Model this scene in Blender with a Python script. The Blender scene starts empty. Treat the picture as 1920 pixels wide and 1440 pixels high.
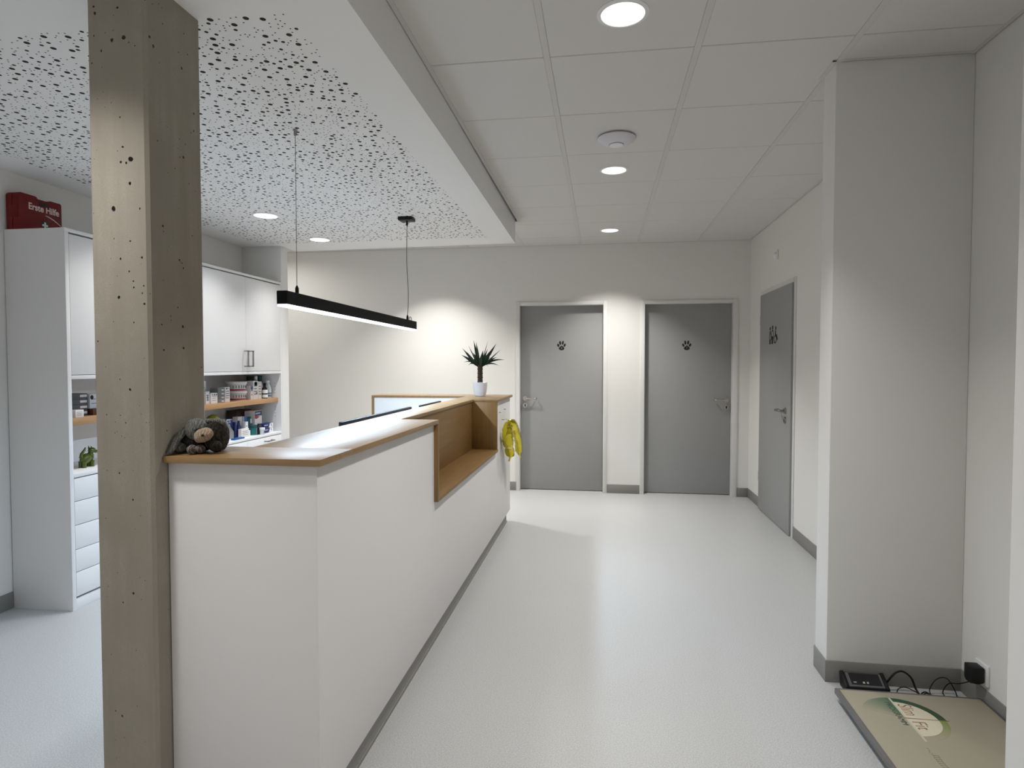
import bpy, bmesh, math, random
from mathutils import Vector, Matrix, Euler
from mathutils import geometry as mgeo
random.seed(7)
PI = math.pi
scene = bpy.context.scene
COL = scene.collection

# ------------------------------------------------------------------ helpers
class MB:
    def __init__(self):
        self.bm = bmesh.new()

    def _bevel(self, verts, b, seg=2):
        if b <= 0:
            return
        es = set()
        for v in verts:
            for e in v.link_edges:
                es.add(e)
        bmesh.ops.bevel(self.bm, geom=list(es), offset=b, segments=seg, affect='EDGES', profile=0.5)

    def box(self, x0, y0, z0, x1, y1, z1, b=0.0, seg=2):
        c = [(x0, y0, z0), (x1, y0, z0), (x1, y1, z0), (x0, y1, z0), (x0, y0, z1), (x1, y0, z1), (x1, y1, z1), (x0, y1, z1)]
        v = [self.bm.verts.new(p) for p in c]
        for f in ((0, 3, 2, 1), (4, 5, 6, 7), (0, 1, 5, 4), (1, 2, 6, 5), (2, 3, 7, 6), (3, 0, 4, 7)):
            self.bm.faces.new([v[i] for i in f])
        self._bevel(v, b, seg)
        return self

    def prism(self, pts, axis, a, c, b=0.0):
        """extrude a 2D polygon along an axis from a to c; pts are the two other coordinates in xyz order"""
        def P(p, w):
            return {'X': (w, p[0], p[1]), 'Y': (p[0], w, p[1]), 'Z': (p[0], p[1], w)}[axis]
        n = len(pts)
        lo = [self.bm.verts.new(P(p, a)) for p in pts]
        hi = [self.bm.verts.new(P(p, c)) for p in pts]
        fs = [self.bm.faces.new(lo), self.bm.faces.new(hi)]
        for i in range(n):
            fs.append(self.bm.faces.new([lo[i], lo[(i + 1) % n], hi[(i + 1) % n], hi[i]]))
        bmesh.ops.recalc_face_normals(self.bm, faces=fs)
        self._bevel(lo + hi, b)
        return self

    def poly(self, pts):
        self.bm.faces.new([self.bm.verts.new(p) for p in pts])
        return self

    def tube(self, pts, r, seg=10, cap=True, closed=False):
        pts = [Vector(p) for p in pts]
        n = len(pts)
        rr = r if isinstance(r, (list, tuple)) else [r] * n
        rings = []
        up = Vector((0, 0, 1))
        prev = None
        for i, p in enumerate(pts):
            if closed:
                t = pts[(i + 1) % n] - pts[i - 1]
            else:
                t = pts[min(i + 1, n - 1)] - pts[max(i - 1, 0)]
            t.normalize()
            if prev is None:
                a = t.cross(up)
                if a.length < 1e-3:
                    a = t.cross(Vector((1, 0, 0)))
                a.normalize()
            else:
                a = prev - t * prev.dot(t)
                a.normalize()
            prev = a
            b2 = t.cross(a)
            rings.append([self.bm.verts.new(p + (a * math.cos(2 * PI * k / seg) + b2 * math.sin(2 * PI * k / seg)) * rr[i]) for k in range(seg)])
        m = n if closed else n - 1
        for i in range(m):
            A, B = rings[i], rings[(i + 1) % n]
            for k in range(seg):
                self.bm.faces.new([A[k], A[(k + 1) % seg], B[(k + 1) % seg], B[k]])
        if cap and not closed:
            self.bm.faces.new(list(reversed(rings[0])))
            self.bm.faces.new(rings[-1])
        return self

    def lathe(self, prof, c, seg=32, axis='Z', cap0=True, cap1=True):
        """prof: (radius, height) list"""
        c = Vector(c)
        rings = []
        for r, h in prof:
            ring = []
            for k in range(seg):
                u, w = r * math.cos(2 * PI * k / seg), r * math.sin(2 * PI * k / seg)
                q = {'Z': (u, w, h), 'X': (h, u, w), 'Y': (u, h, w)}[axis]
                ring.append(self.bm.verts.new(c + Vector(q)))
            rings.append(ring)
        fs = []
        for A, B in zip(rings, rings[1:]):
            for k in range(seg):
                fs.append(self.bm.faces.new([A[k], A[(k + 1) % seg], B[(k + 1) % seg], B[k]]))
        if cap0:
            fs.append(self.bm.faces.new(list(reversed(rings[0]))))
        if cap1:
            fs.append(self.bm.faces.new(rings[-1]))
        bmesh.ops.recalc_face_normals(self.bm, faces=fs)
        return self

    def ell(self, c, rad, rot=(0, 0, 0), seg=20, rings=12, amp=0.0, freq=30.0):
        from mathutils import noise
        M = Matrix.Translation(Vector(c)) @ Euler(rot).to_matrix().to_4x4() @ Matrix.Diagonal((rad[0], rad[1], rad[2], 1))
        r = bmesh.ops.create_uvsphere(self.bm, u_segments=seg, v_segments=rings, radius=1.0, matrix=M)
        if amp:
            c = Vector(c)
            for v in r['verts']:
                d = (v.co - c).normalized()
                v.co += d * amp * noise.noise(v.co * freq)
        return self

    def build(self, name, mat, parent=None, smooth=True, angle=0.6, keep=False):
        bm = self.bm
        off = world_loc(parent) if parent else None
        if off is None and not keep:
            zs = [v.co for v in bm.verts]
            off = Vector(((min(v.x for v in zs) + max(v.x for v in zs)) / 2, (min(v.y for v in zs) + max(v.y for v in zs)) / 2, min(v.z for v in zs)))
        if off is None:
            off = Vector((0, 0, 0))
        bmesh.ops.translate(bm, verts=bm.verts, vec=-off)
        me = bpy.data.meshes.new(name)
        bm.to_mesh(me)
        bm.free()
        if smooth:
            me.polygons.foreach_set('use_smooth', [True] * len(me.polygons))
            me.set_sharp_from_angle(angle=angle)
        me.materials.append(mat)
        o = bpy.data.objects.new(name, me)
        COL.objects.link(o)
        if parent:
            o.parent = parent
        else:
            o.location = off
        return o


def world_loc(o):
    v = Vector((0, 0, 0))
    while o is not None:
        v += o.location
        o = o.parent
    return v


def tag(o, label, cat=None, group=None, kind=None):
    o['label'] = label
    if cat:
        o['category'] = cat
    if group:
        o['group'] = group
    if kind:
        o['kind'] = kind
    return o


def thing(name, loc, label, cat, group=None, kind=None):
    o = bpy.data.objects.new(name, None)
    o.empty_display_size = 0.1
    o.location = loc
    COL.objects.link(o)
    return tag(o, label, cat, group, kind)


def struct(name, mb, m, label=None, parent=None, **k):
    o = mb.build(name, m, parent, keep=True, **k)
    if parent is None:
        o['kind'] = 'structure'
        if label:
            o['label'] = label
    return o


def copy_tree(o, parent=None):
    c = o.copy()
    COL.objects.link(c)
    if parent:
        c.parent = parent
    for ch in [x for x in bpy.data.objects if x.parent == o]:
        copy_tree(ch, c)
    return c


def text(name, s, size, m, parent, loc, xdir, ydir, extrude=0.0004, align='LEFT', bold=0.0, sx=1.0):
    """lettering turned into a mesh; loc, xdir, ydir in world space"""
    cu = bpy.data.curves.new(name, 'FONT')
    cu.body = s
    cu.size = size
    cu.extrude = extrude
    cu.offset = bold
    cu.align_x = align
    tmp = bpy.data.objects.new('tmp', cu)
    COL.objects.link(tmp)
    dg = bpy.context.evaluated_depsgraph_get()
    me = bpy.data.meshes.new_from_object(tmp.evaluated_get(dg))
    bpy.data.objects.remove(tmp)
    x = Vector(xdir).normalized()
    y = Vector(ydir).normalized()
    z = x.cross(y)
    M = Matrix(((x.x, y.x, z.x), (x.y, y.y, z.y), (x.z, y.z, z.z))).to_4x4() @ Matrix.Diagonal((sx, 1, 1, 1))
    me.transform(M)
    me.transform(Matrix.Translation(Vector(loc) - (world_loc(parent) if parent else Vector())))
    me.materials.clear()
    me.materials.append(m)
    o = bpy.data.objects.new(name, me)
    COL.objects.link(o)
    o.parent = parent
    return o


# ------------------------------------------------------------------ materials
def new_mat(name):
    m = bpy.data.materials.new(name)
    m.use_nodes = True
    nt = m.node_tree
    return m, nt, nt.nodes['Principled BSDF']


def N(nt, t, **kw):
    n = nt.nodes.new(t)
    for k, v in kw.items():
        if k in n.inputs:
            n.inputs[k].default_value = v
        else:
            setattr(n, k, v)
    return n


def mat(name, col, rough=0.5, metal=0.0, var=0.0, scale=40.0, bump=0.0, bscale=200.0, spec=0.5, coat=0.0, sheen=0.0):
    m, nt, b = new_mat(name)
    b.inputs['Base Color'].default_value = (*col, 1)
    b.inputs['Roughness'].default_value = rough
    b.inputs['Metallic'].default_value = metal
    b.inputs['Specular IOR Level'].default_value = spec
    b.inputs['Coat Weight'].default_value = coat
    if sheen:
        b.inputs['Sheen Weight'].default_value = sheen
    pos = N(nt, 'ShaderNodeTexCoord')
    if var:
        n = N(nt, 'ShaderNodeTexNoise', Scale=scale, Detail=4.0)
        r = N(nt, 'ShaderNodeMix', data_type='RGBA')
        nt.links.new(pos.outputs['Object'], n.inputs['Vector'])
        nt.links.new(n.outputs['Fac'], r.inputs['Factor'])
        r.inputs[6].default_value = (*[c * (1 - var) for c in col], 1)
        r.inputs[7].default_value = (*[min(1, c * (1 + var)) for c in col], 1)
        nt.links.new(r.outputs[2], b.inputs['Base Color'])
    if bump:
        n2 = N(nt, 'ShaderNodeTexNoise', Scale=bscale, Detail=3.0)
        nt.links.new(pos.outputs['Object'], n2.inputs['Vector'])
        bp = N(nt, 'ShaderNodeBump', Strength=bump, Distance=0.002)
        nt.links.new(n2.outputs['Fac'], bp.inputs['Height'])
        nt.links.new(bp.outputs['Normal'], b.inputs['Normal'])
    return m


def emit(name, col, s):
    m, nt, b = new_mat(name)
    b.inputs['Base Color'].default_value = (*col, 1)
    b.inputs['Emission Color'].default_value = (*col, 1)
    b.inputs['Emission Strength'].default_value = s
    return m


def oak(name, grain, dark=(0.185, 0.102, 0.033), light=(0.285, 0.165, 0.058), rough=0.36, spec=0.55):
    m, nt, b = new_mat(name)
    pos = N(nt, 'ShaderNodeNewGeometry')
    mp = N(nt, 'ShaderNodeMapping')
    sc = {'X': (1.5, 28, 28), 'Y': (28, 1.5, 28), 'Z': (28, 28, 1.5)}[grain]
    mp.inputs['Scale'].default_value = sc
    nt.links.new(pos.outputs['Position'], mp.inputs['Vector'])
    n = N(nt, 'ShaderNodeTexNoise', Scale=1.6, Detail=7.0, Roughness=0.62, Distortion=0.6)
    nt.links.new(mp.outputs['Vector'], n.inputs['Vector'])
    cr = N(nt, 'ShaderNodeValToRGB')
    cr.color_ramp.elements[0].position = 0.28
    cr.color_ramp.elements[0].color = (*dark, 1)
    cr.color_ramp.elements[1].position = 0.72
    cr.color_ramp.elements[1].color = (*light, 1)
    nt.links.new(n.outputs['Fac'], cr.inputs['Fac'])
    nt.links.new(cr.outputs['Color'], b.inputs['Base Color'])
    b.inputs['Roughness'].default_value = rough
    b.inputs['Specular IOR Level'].default_value = spec
    bp = N(nt, 'ShaderNodeBump', Strength=0.06, Distance=0.002)
    nt.links.new(n.outputs['Fac'], bp.inputs['Height'])
    nt.links.new(bp.outputs['Normal'], b.inputs['Normal'])
    return m


def floor_mat():
    m, nt, b = new_mat('speckled_vinyl')
    pos = N(nt, 'ShaderNodeNewGeometry')
    n = N(nt, 'ShaderNodeTexNoise', Scale=210.0, Detail=3.0, Roughness=0.65)
    n3 = N(nt, 'ShaderNodeTexNoise', Scale=2.0, Detail=2.0)
    for q in (n, n3):
        nt.links.new(pos.outputs['Position'], q.inputs['Vector'])
    cr = N(nt, 'ShaderNodeValToRGB')
    e = cr.color_ramp.elements
    e[0].position = 0.36
    e[0].color = (0.365, 0.365, 0.362, 1)
    e[1].position = 0.62
    e[1].color = (0.53, 0.53, 0.527, 1)
    nt.links.new(n.outputs['Fac'], cr.inputs['Fac'])
    nt.links.new(cr.outputs['Color'], b.inputs['Base Color'])
    b.inputs['Roughness'].default_value = 0.42
    b.inputs['Specular IOR Level'].default_value = 0.45
    bp = N(nt, 'ShaderNodeBump', Strength=0.05, Distance=0.001)
    nt.links.new(n.outputs['Fac'], bp.inputs['Height'])
    nt.links.new(bp.outputs['Normal'], b.inputs['Normal'])
    return m


def hole_pattern(x0, x1, y0, y1):
    """irregular scatter of 20, 15 and 8 mm round holes that never touch"""
    rnd = random.Random(3)
    cell, grid, out = 0.04, {}, []
    A = (x1 - x0) * (y1 - y0)
    for r, per, gap in ((0.0100, 150, 0.018), (0.0068, 190, 0.010), (0.0031, 760, 0.0075)):
        want, tries = int(A * per), 0
        got = 0
        while got < want and tries < want * 25:
            tries += 1
            x, y = rnd.uniform(x0 + r, x1 - r), rnd.uniform(y0 + r, y1 - r)
            gx_, gy_ = int(x // cell), int(y // cell)
            ok = True
            for a in range(gx_ - 1, gx_ + 2):
                for b in range(gy_ - 1, gy_ + 2):
                    for px_, py_, pr2 in grid.get((a, b), ()):
                        if math.hypot(x - px_, y - py_) < r + pr2 + (gap if pr2 == r else 0.0065):
                            ok = False
                            break
            if ok:
                grid.setdefault((gx_, gy_), []).append((x, y, r))
                out.append((x, y, r))
                got += 1
    return out


def concrete():
    m, nt, b = new_mat('fair_faced_concrete')
    L = nt.links.new
    pos = N(nt, 'ShaderNodeNewGeometry')
    mp = N(nt, 'ShaderNodeMapping')
    mp.inputs['Scale'].default_value = (22, 22, 1.6)
    L(pos.outputs['Position'], mp.inputs['Vector'])
    streak = N(nt, 'ShaderNodeTexNoise', Scale=1.0, Detail=5.0, Roughness=0.6)
    L(mp.outputs['Vector'], streak.inputs['Vector'])
    cloud = N(nt, 'ShaderNodeTexNoise', Scale=5.0, Detail=5.0, Roughness=0.6)
    fine = N(nt, 'ShaderNodeTexNoise', Scale=420.0, Detail=3.0, Roughness=0.7)
    for q in (cloud, fine):
        L(pos.outputs['Position'], q.inputs['Vector'])
    def mixc(f, a, c):
        x = N(nt, 'ShaderNodeMix', data_type='RGBA', blend_type='MIX')
        L(f, x.inputs['Factor'])
        for i, q in ((6, a), (7, c)):
            if isinstance(q, tuple):
                x.inputs[i].default_value = (*q, 1)
            else:
                L(q, x.inputs[i])
        return x.outputs[2]
    def ramp(f, lo, hi):
        r = N(nt, 'ShaderNodeMapRange')
        r.inputs['From Min'].default_value = lo
        r.inputs['From Max'].default_value = hi
        L(f, r.inputs['Value'])
        return r.outputs[0]
    a = mixc(ramp(streak.outputs['Fac'], 0.3, 0.7), (0.27, 0.245, 0.202), (0.425, 0.392, 0.335))
    c = mixc(ramp(cloud.outputs['Fac'], 0.35, 0.7), (0.28, 0.255, 0.21), a)
    d = mixc(ramp(fine.outputs['Fac'], 0.35, 0.65), (0.28, 0.253, 0.205), c)
    # tiny surface pores
    v = N(nt, 'ShaderNodeTexVoronoi', Scale=38.0, Randomness=1.0)
    L(pos.outputs['Position'], v.inputs['Vector'])
    sepc = N(nt, 'ShaderNodeSeparateColor')
    L(v.outputs['Color'], sepc.inputs['Color'])
    lt = N(nt, 'ShaderNodeMath', operation='LESS_THAN')
    rad = N(nt, 'ShaderNodeMath', operation='MULTIPLY')
    rad.inputs[1].default_value = 0.085
    L(sepc.outputs[1], rad.inputs[0])
    L(v.outputs['Distance'], lt.inputs[0])
    L(rad.outputs[0], lt.inputs[1])
    e = mixc(lt.outputs[0], d, (0.07, 0.062, 0.05))
    L(e, b.inputs['Base Color'])
    b.inputs['Roughness'].default_value = 0.75
    b.inputs['Specular IOR Level'].default_value = 0.3
    bp = N(nt, 'ShaderNodeBump', Strength=0.25, Distance=0.002)
    L(fine.outputs['Fac'], bp.inputs['Height'])
    L(bp.outputs['Normal'], b.inputs['Normal'])
    return m


def scale_mat():
    m = mat('scale_mat_beige', (0.335, 0.30, 0.225), 0.5, var=0.05, scale=300)
    return m


M = {}
M['wall'] = mat('wall_paint', (0.765, 0.752, 0.718), 0.85, bump=0.05, bscale=300, spec=0.25)
M['wall_white'] = mat('wall_paint_white', (0.80, 0.79, 0.77), 0.85, bump=0.05, bscale=300, spec=0.25)
M['tile'] = mat('mineral_tile', (0.66, 0.645, 0.62), 0.95, var=0.03, scale=400, bump=0.06, bscale=500, spec=0.1)
M['runner'] = mat('tile_runner', (0.62, 0.605, 0.58), 0.7, spec=0.2)
M['plenum'] = mat('light_stop_dark', (0.05, 0.05, 0.05), 0.9)
M['perf'] = mat('lowered_plasterboard', (0.80, 0.79, 0.77), 0.9, spec=0.1)
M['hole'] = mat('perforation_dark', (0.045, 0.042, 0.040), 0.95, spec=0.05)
M['floor'] = floor_mat()
M['concrete'] = concrete()
M['cavity'] = mat('concrete_pit_shade', (0.11, 0.097, 0.075), 0.9, var=0.4, scale=200)  # pit lining coloured darker to deepen the shade inside the cavities
M['base'] = mat('vinyl_baseboard', (0.235, 0.225, 0.21), 0.6, var=0.12, scale=150)
M['cab'] = mat('white_laminate', (0.82, 0.815, 0.81), 0.4, bump=0.02, bscale=400, spec=0.4)
M['counter_white'] = mat('white_melamine', (0.76, 0.745, 0.745), 0.55, bump=0.03, bscale=350, spec=0.3)
M['oakY'] = oak('oak_grain_y', 'Y', (0.225, 0.130, 0.050), (0.345, 0.210, 0.085), 0.42, 0.95)
M['oakX'] = oak('oak_grain_x', 'X', (0.205, 0.115, 0.040), (0.315, 0.185, 0.070), 0.42, 0.9)
M['oakZ'] = oak('oak_grain_z', 'Z')
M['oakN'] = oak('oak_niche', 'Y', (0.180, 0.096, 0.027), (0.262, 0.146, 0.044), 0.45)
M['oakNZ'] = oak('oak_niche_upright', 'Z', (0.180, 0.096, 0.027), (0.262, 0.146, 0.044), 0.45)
M['oakS'] = oak('oak_shelf', 'Y', (0.36, 0.19, 0.075), (0.50, 0.29, 0.13), 0.4)
M['door'] = mat('door_grey', (0.33, 0.33, 0.325), 0.5, bump=0.02, bscale=300, spec=0.4)
M['frame'] = mat('door_frame_white', (0.72, 0.715, 0.69), 0.45, spec=0.4)
M['steel'] = mat('brushed_steel', (0.55, 0.53, 0.49), 0.28, metal=1.0)
M['handle'] = mat('dark_nickel', (0.30, 0.29, 0.28), 0.35, metal=0.9)
M['black'] = mat('black_plastic', (0.008, 0.008, 0.009), 0.5, spec=0.25)
M['blackmetal'] = mat('black_powder_coat', (0.006, 0.007, 0.008), 0.6, spec=0.15)
M['sign'] = mat('black_vinyl_sign', (0.006, 0.006, 0.006), 0.6)
M['grey_num'] = mat('grey_number', (0.30, 0.30, 0.29), 0.6)
M['white_pl'] = mat('white_plastic', (0.78, 0.78, 0.78), 0.4)
M['lilac_pl'] = mat('cool_white_plastic', (0.66, 0.65, 0.70), 0.4)
M['lens'] = emit('lamp_lens', (1.0, 0.97, 0.92), 3.0)
M['cool_lens'] = emit('pendant_lens', (0.90, 0.97, 1.0), 3.0)
M['plinth'] = mat('grey_plinth', (0.27, 0.265, 0.255), 0.45, spec=0.5)

# ------------------------------------------------------------------ dimensions (metres, camera above the origin)
H = 2.7315          # grid ceiling
SZ = 2.531          # lower perforated ceiling
D = 6.829           # far wall
XR = 1.553          # right wall
XL = -3.39          # left wall

# ------------------------------------------------------------------ room shell
struct('floor', MB().box(-4.8, -2.8, -0.12, 1.9, 7.1, 0.0), M['floor'], 'light grey speckled vinyl floor of the reception')

d1 = (-0.948, 0.060)
d2 = (0.414, 1.432)
w = MB()
w.box(-4.8, D, 0, d1[0] + 0.02, D + 0.2, H)
w.box(d1[1] - 0.02, D, 0, d2[0] + 0.02, D + 0.2, H)
w.box(d2[1] - 0.02, D, 0, 1.9, D + 0.2, H)
w.box(d1[0] + 0.02, D, 2.09, d1[1] - 0.02, D + 0.2, H)
w.box(d2[0] + 0.02, D, 2.09, d2[1] - 0.02, D + 0.2, H)
struct('wall_far', w, M['wall'], 'white end wall holding the two grey doors with paw prints')

w = MB()
w.box(XR, -2.8, 0, XR + 0.2, 5.275, H)
w.box(XR, 6.335, 0, XR + 0.2, D, H)
w.box(XR, 5.275, 2.115, XR + 0.2, 6.335, H)
struct('wall_right', w, M['wall'], 'white right wall with the grey restroom door')
struct('wall_pier', MB().box(1.0, 2.886, 0, XR, 3.034, H, 0.004), M['wall_white'], 'white wall pier standing out beside the floor scale')
struct('wall_near_right', MB().box(1.0, -2.8, 0, XR, 1.668, H, 0.004), M['wall_white'], 'white wall end at the right edge of the photo')
struct('wall_left', MB().box(XL - 0.2, -2.8, 0, XL, 5.45, SZ + 0.2), M['wall_white'], 'white left wall behind the cupboards')
struct('wall_stub', MB().box(XL - 0.2, 5.452, 0, -2.996, 5.58, SZ + 0.2, 0.004), M['wall_white'], 'narrow white wall end closing off the cupboards')
struct('wall_passage', MB().box(-4.8, 5.45, 0, XL - 0.2, 5.58, H).box(-5.0, 5.45, 0, -4.8, 7.1, H), M['wall_white'], 'white side passage walls beyond the cupboards')
struct('wall_back', MB().box(-4.8, -3.0, 0, 1.9, -2.8, H), M['wall_white'], 'white wall behind the viewer')

# grid ceiling: panels between main runners
GX, GY, G = -0.2383, 2.6699, 0.625
ceil = MB()
xs = [GX + j * G for j in range(-7, 3)]
edges = [-4.8] + [x for x in xs if x > -4.8] + [XR]
ys = [GY + i * G for i in range(-9, 7)] + [D]
SX0 = -0.772        # face of the lower ceiling
def panel(x0, x1, y0, y1):
    if x1 - x0 < 0.03 or y1 - y0 < 0.02:
        return
    ceil.box(x0, y0, H, x1, y1, H + 0.018, 0.0022, 1)
for a, b in zip(edges, edges[1:]):
    for c, e in zip(ys, ys[1:]):
        y0, y1 = c + 0.0026, e - 0.0026
        x0, x1 = a + 0.013, b - 0.013
        if b == XR:
            x1 = XR - 0.004
        if x1 <= SX0 + 0.01:
            if e <= 5.6:
                continue
            panel(x0, x1, max(y0, 5.66), y1)
        elif x0 < SX0:
            if e > 5.6:
                panel(x0, x1, max(y0, 5.66), y1)
                if y0 < 5.66:
                    panel(SX0 + 0.018, x1, y0, 5.656)
            else:
                panel(SX0 + 0.018, x1, y0, y1)
        else:
            panel(x0, x1, y0, y1)
ceilo = struct('ceiling', ceil, M['tile'], 'suspended ceiling of pale grey square tiles')
run = MB()
for x in xs:
    if x < -4.7:
        continue
    run.box(x - 0.0135, 5.665 if x < SX0 else -2.8, H - 0.002, x + 0.0135, D, H + 0.02, 0.001, 1)
run.box(SX0 + 0.001, -2.8, H - 0.003, SX0 + 0.02, 5.655, H + 0.004)
run.box(XR - 0.02, -2.8, H - 0.003, XR - 0.0045, D - 0.001, H + 0.004)
run.box(-4.8, D - 0.02, H - 0.003, XR - 0.02, D - 0.003, H + 0.004)
run.box(0.98, 2.866, H - 0.003, XR - 0.02, 2.8815, H + 0.004)
run.box(0.982, 2.868, H - 0.003, 0.998, 3.05, H + 0.004)
struct('ceiling_runners', run, M['runner'], parent=ceilo)
struct('light_stop_slab', MB().box(-4.8, -2.8, H + 0.03, XR + 0.2, D + 0.2, H + 0.12), M['plenum'], parent=ceilo)  # dark backing added above the panels to stop light leaking through their gaps
# lower perforated ceiling
pts = [(XL, -2.8), (SX0, -2.8), (-0.780, 3.2), (-0.792, 5.632), (-3.068, 5.733), (XL, 5.74)]
sof = MB().prism([(XL, -2.8), (SX0, -2.8), (SX0 - 0.003, 3.2), (SX0 - 0.02, 5.632), (-1.2, 5.649), (-2.99, 5.73), (-2.99, 5.449), (XL, 5.449)], 'Z', SZ, H + 0.028)
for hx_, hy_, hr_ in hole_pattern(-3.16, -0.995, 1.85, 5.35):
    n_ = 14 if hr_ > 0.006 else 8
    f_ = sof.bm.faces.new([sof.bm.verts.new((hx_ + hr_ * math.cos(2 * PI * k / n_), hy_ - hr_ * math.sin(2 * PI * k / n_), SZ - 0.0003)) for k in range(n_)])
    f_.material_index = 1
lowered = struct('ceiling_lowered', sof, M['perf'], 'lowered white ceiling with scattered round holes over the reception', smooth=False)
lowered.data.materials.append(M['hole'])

# baseboards
bb = 0.097
struct('baseboard_far', MB().box(-4.8, D - 0.006, 0, d1[0], D, bb, 0.001).box(d1[1], D - 0.006, 0, d2[0], D, bb, 0.001).box(d2[1], D - 0.006, 0, XR, D, bb, 0.001), M['base'], 'grey baseboard along the end wall')
struct('baseboard_right', MB().box(XR - 0.006, 1.668, 0, XR, 2.886, bb, 0.001).box(XR - 0.006, 3.034, 0, XR, 5.27, bb, 0.001).box(XR - 0.006, 6.34, 0, XR, D - 0.006, bb, 0.001), M['base'], 'grey baseboard along the right wall')
struct('baseboard_pier', MB().box(0.994, 2.880, 0, XR - 0.006, 2.886, bb, 0.001).box(0.994, 2.886, 0, 1.0, 3.034, bb, 0.001).box(1.0, 3.034, 0, XR - 0.006, 3.04, bb, 0.001), M['base'], 'grey baseboard around the wall pier')
struct('baseboard_near_right', MB().box(0.994, -2.8, 0, 1.0, 1.674, bb, 0.001).box(1.0, 1.668, 0, XR - 0.006, 1.674, bb, 0.001), M['base'], 'grey baseboard around the near wall end')
struct('baseboard_left', MB().box(XL, -2.8, 0, XL + 0.006, 3.084, bb, 0.001).box(-2.996, 5.452, 0, -2.990, 5.586, bb, 0.001), M['base'], 'grey baseboard on the left wall')

# ------------------------------------------------------------------ doors
def lever(mb, c, u, out, L=0.13):
    """round-bar lever with a U return; c = point on the door face, u = lever direction, out = away from the door"""
    c, u, out = Vector(c), Vector(u), Vector(out)
    pts = [c + out * 0.008, c + out * 0.035]
    for k in range(1, 6):
        a = k / 5 * PI / 2
        pts.append(c + out * (0.035 + 0.018 * math.sin(a)) + u * (0.018 * (1 - math.cos(a))))
    pts.append(c + out * 0.053 + u * (L - 0.02))
    for k in range(1, 7):
        a = k / 6 * PI / 2
        pts.append(c + out * (0.053 - 0.018 * (1 - math.cos(a))) + u * (L - 0.02 + 0.018 * math.sin(a)))
    pts.append(c + out * 0.018 + u * (L - 0.002))
    mb.tube(pts, 0.0095, 12)

def rosette(mb, c, axis, sgn, r=0.027):
    prof = [(r, 0), (r, 0.006 * sgn), (r * 0.93, 0.009 * sgn), (0.001, 0.009 * sgn)]
    mb.lathe(prof, c, 28, axis)

def far_door(name, xl, xr, hx, hdir, num, label):
    yl = D + 0.078
    t = thing(name, ((xl + xr) / 2, D, 0), label, 'door', kind='structure')
    leaf = MB().box(xl + 0.002, yl, 0.006, xr - 0.002, yl + 0.04, 2.0715, 0.002).build('door_leaf', M['door'], t)
    f = MB()
    ox0, ox1 = (d1 if num == '2' else d2)
    f.box(ox0, D - 0.012, 0, xl, D + 0.001, 2.112, 0.003)
    f.box(xr, D - 0.012, 0, ox1, D + 0.001, 2.112, 0.003)
    f.box(xl, D - 0.012, 2.0725, xr, D + 0.001, 2.112, 0.003)
    f.box(xl - 0.019, D + 0.001, 0, xl, D + 0.125, 2.09)
    f.box(xr, D + 0.001, 0, xr + 0.019, D + 0.125, 2.09)
    f.box(xl, D + 0.001, 2.0725, xr, D + 0.125, 2.09)
    f.build('door_frame', M['frame'], t)
    MB().box(xl, D + 0.118, 0, xr, D + 0.14, 2.0725).build('door_backing', M['black'], t)  # black sheet filling the opening behind the leaf
    hm = MB()
    hc = (hx, yl, 1.034)
    rosette(hm, hc, 'Y', -1)
    lever(hm, hc, (hdir, 0, 0), (0, -1, 0))
    hm.build('door_handle', M['steel'], t)
    km = MB()
    kc = (hx, yl, 0.954)
    rosette(km, kc, 'Y', -1)
    k = km.build('lock_rosette', M['steel'], t)
    MB().lathe([(0.0085, -0.0092), (0.0085, -0.0105), (0.001, -0.0105)], (hx, yl, 0.960), 16, 'Y').box(hx - 0.005, yl - 0.0105, 0.938, hx + 0.005, yl - 0.0092, 0.958).build('keyhole', M['black'], k)
    return t, yl

def paw(t, cx, yl, cz, num):
    s = MB()
    u = 0.000255
    y0, y1 = yl - 0.0012, yl + 0.0002
    def P(zx, zy):
        return (cx + (zx - 797) * u, cz + (655 - zy) * u)
    def oval(zx, zy, rx, ry, rot):
        pts = []
        for k in range(24):
            a = 2 * PI * k / 24
            px, py = rx * math.cos(a), ry * math.sin(a)
            ca, sa = math.cos(rot), math.sin(rot)
            pts.append(P(zx + px * ca - py * sa, zy + px * sa + py * ca))
        s.prism(pts, 'Y', y0, y1)
    oval(732, 545, 42, 88, -0.12)
    oval(850, 542, 42, 88, 0.14)
    oval(650, 652, 42, 74, -0.35)
    oval(930, 648, 44, 76, 0.40)
    pad = [(797, 665), (826, 675), (848, 705), (882, 735), (908, 760), (918, 785), (905, 820), (872, 848), (835, 860), (797, 864), (757, 860), (718, 846), (686, 818), (672, 785), (682, 760), (710, 735), (744, 705), (768, 675)]
    s.prism([P(*p) for p in pad], 'Y', y0, y1)
    so = s.build('paw_print_sign', M['sign'], t, smooth=False)
    so['label'] = 'black paw print sticker with the number %s' % num
    text('door_number', num, 0.028, M['grey_num'], so, (cx, y0 - 0.0004, cz - 0.038), (1, 0, 0), (0, 0, 1), 0.0003, 'CENTER', 0.0006)

t, yl = far_door('door_1', -0.908, 0.0140, -0.856, 1, '2', 'grey door with paw print 2, its lever on the left side')
paw(t, -0.446, yl, 1.631, '2')
t, yl = far_door('door_2', 0.4606, 1.3805, 1.335, -1, '1', 'grey door with paw print 1, its lever on the right side')
paw(t, 0.915, yl, 1.627, '1')

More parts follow.
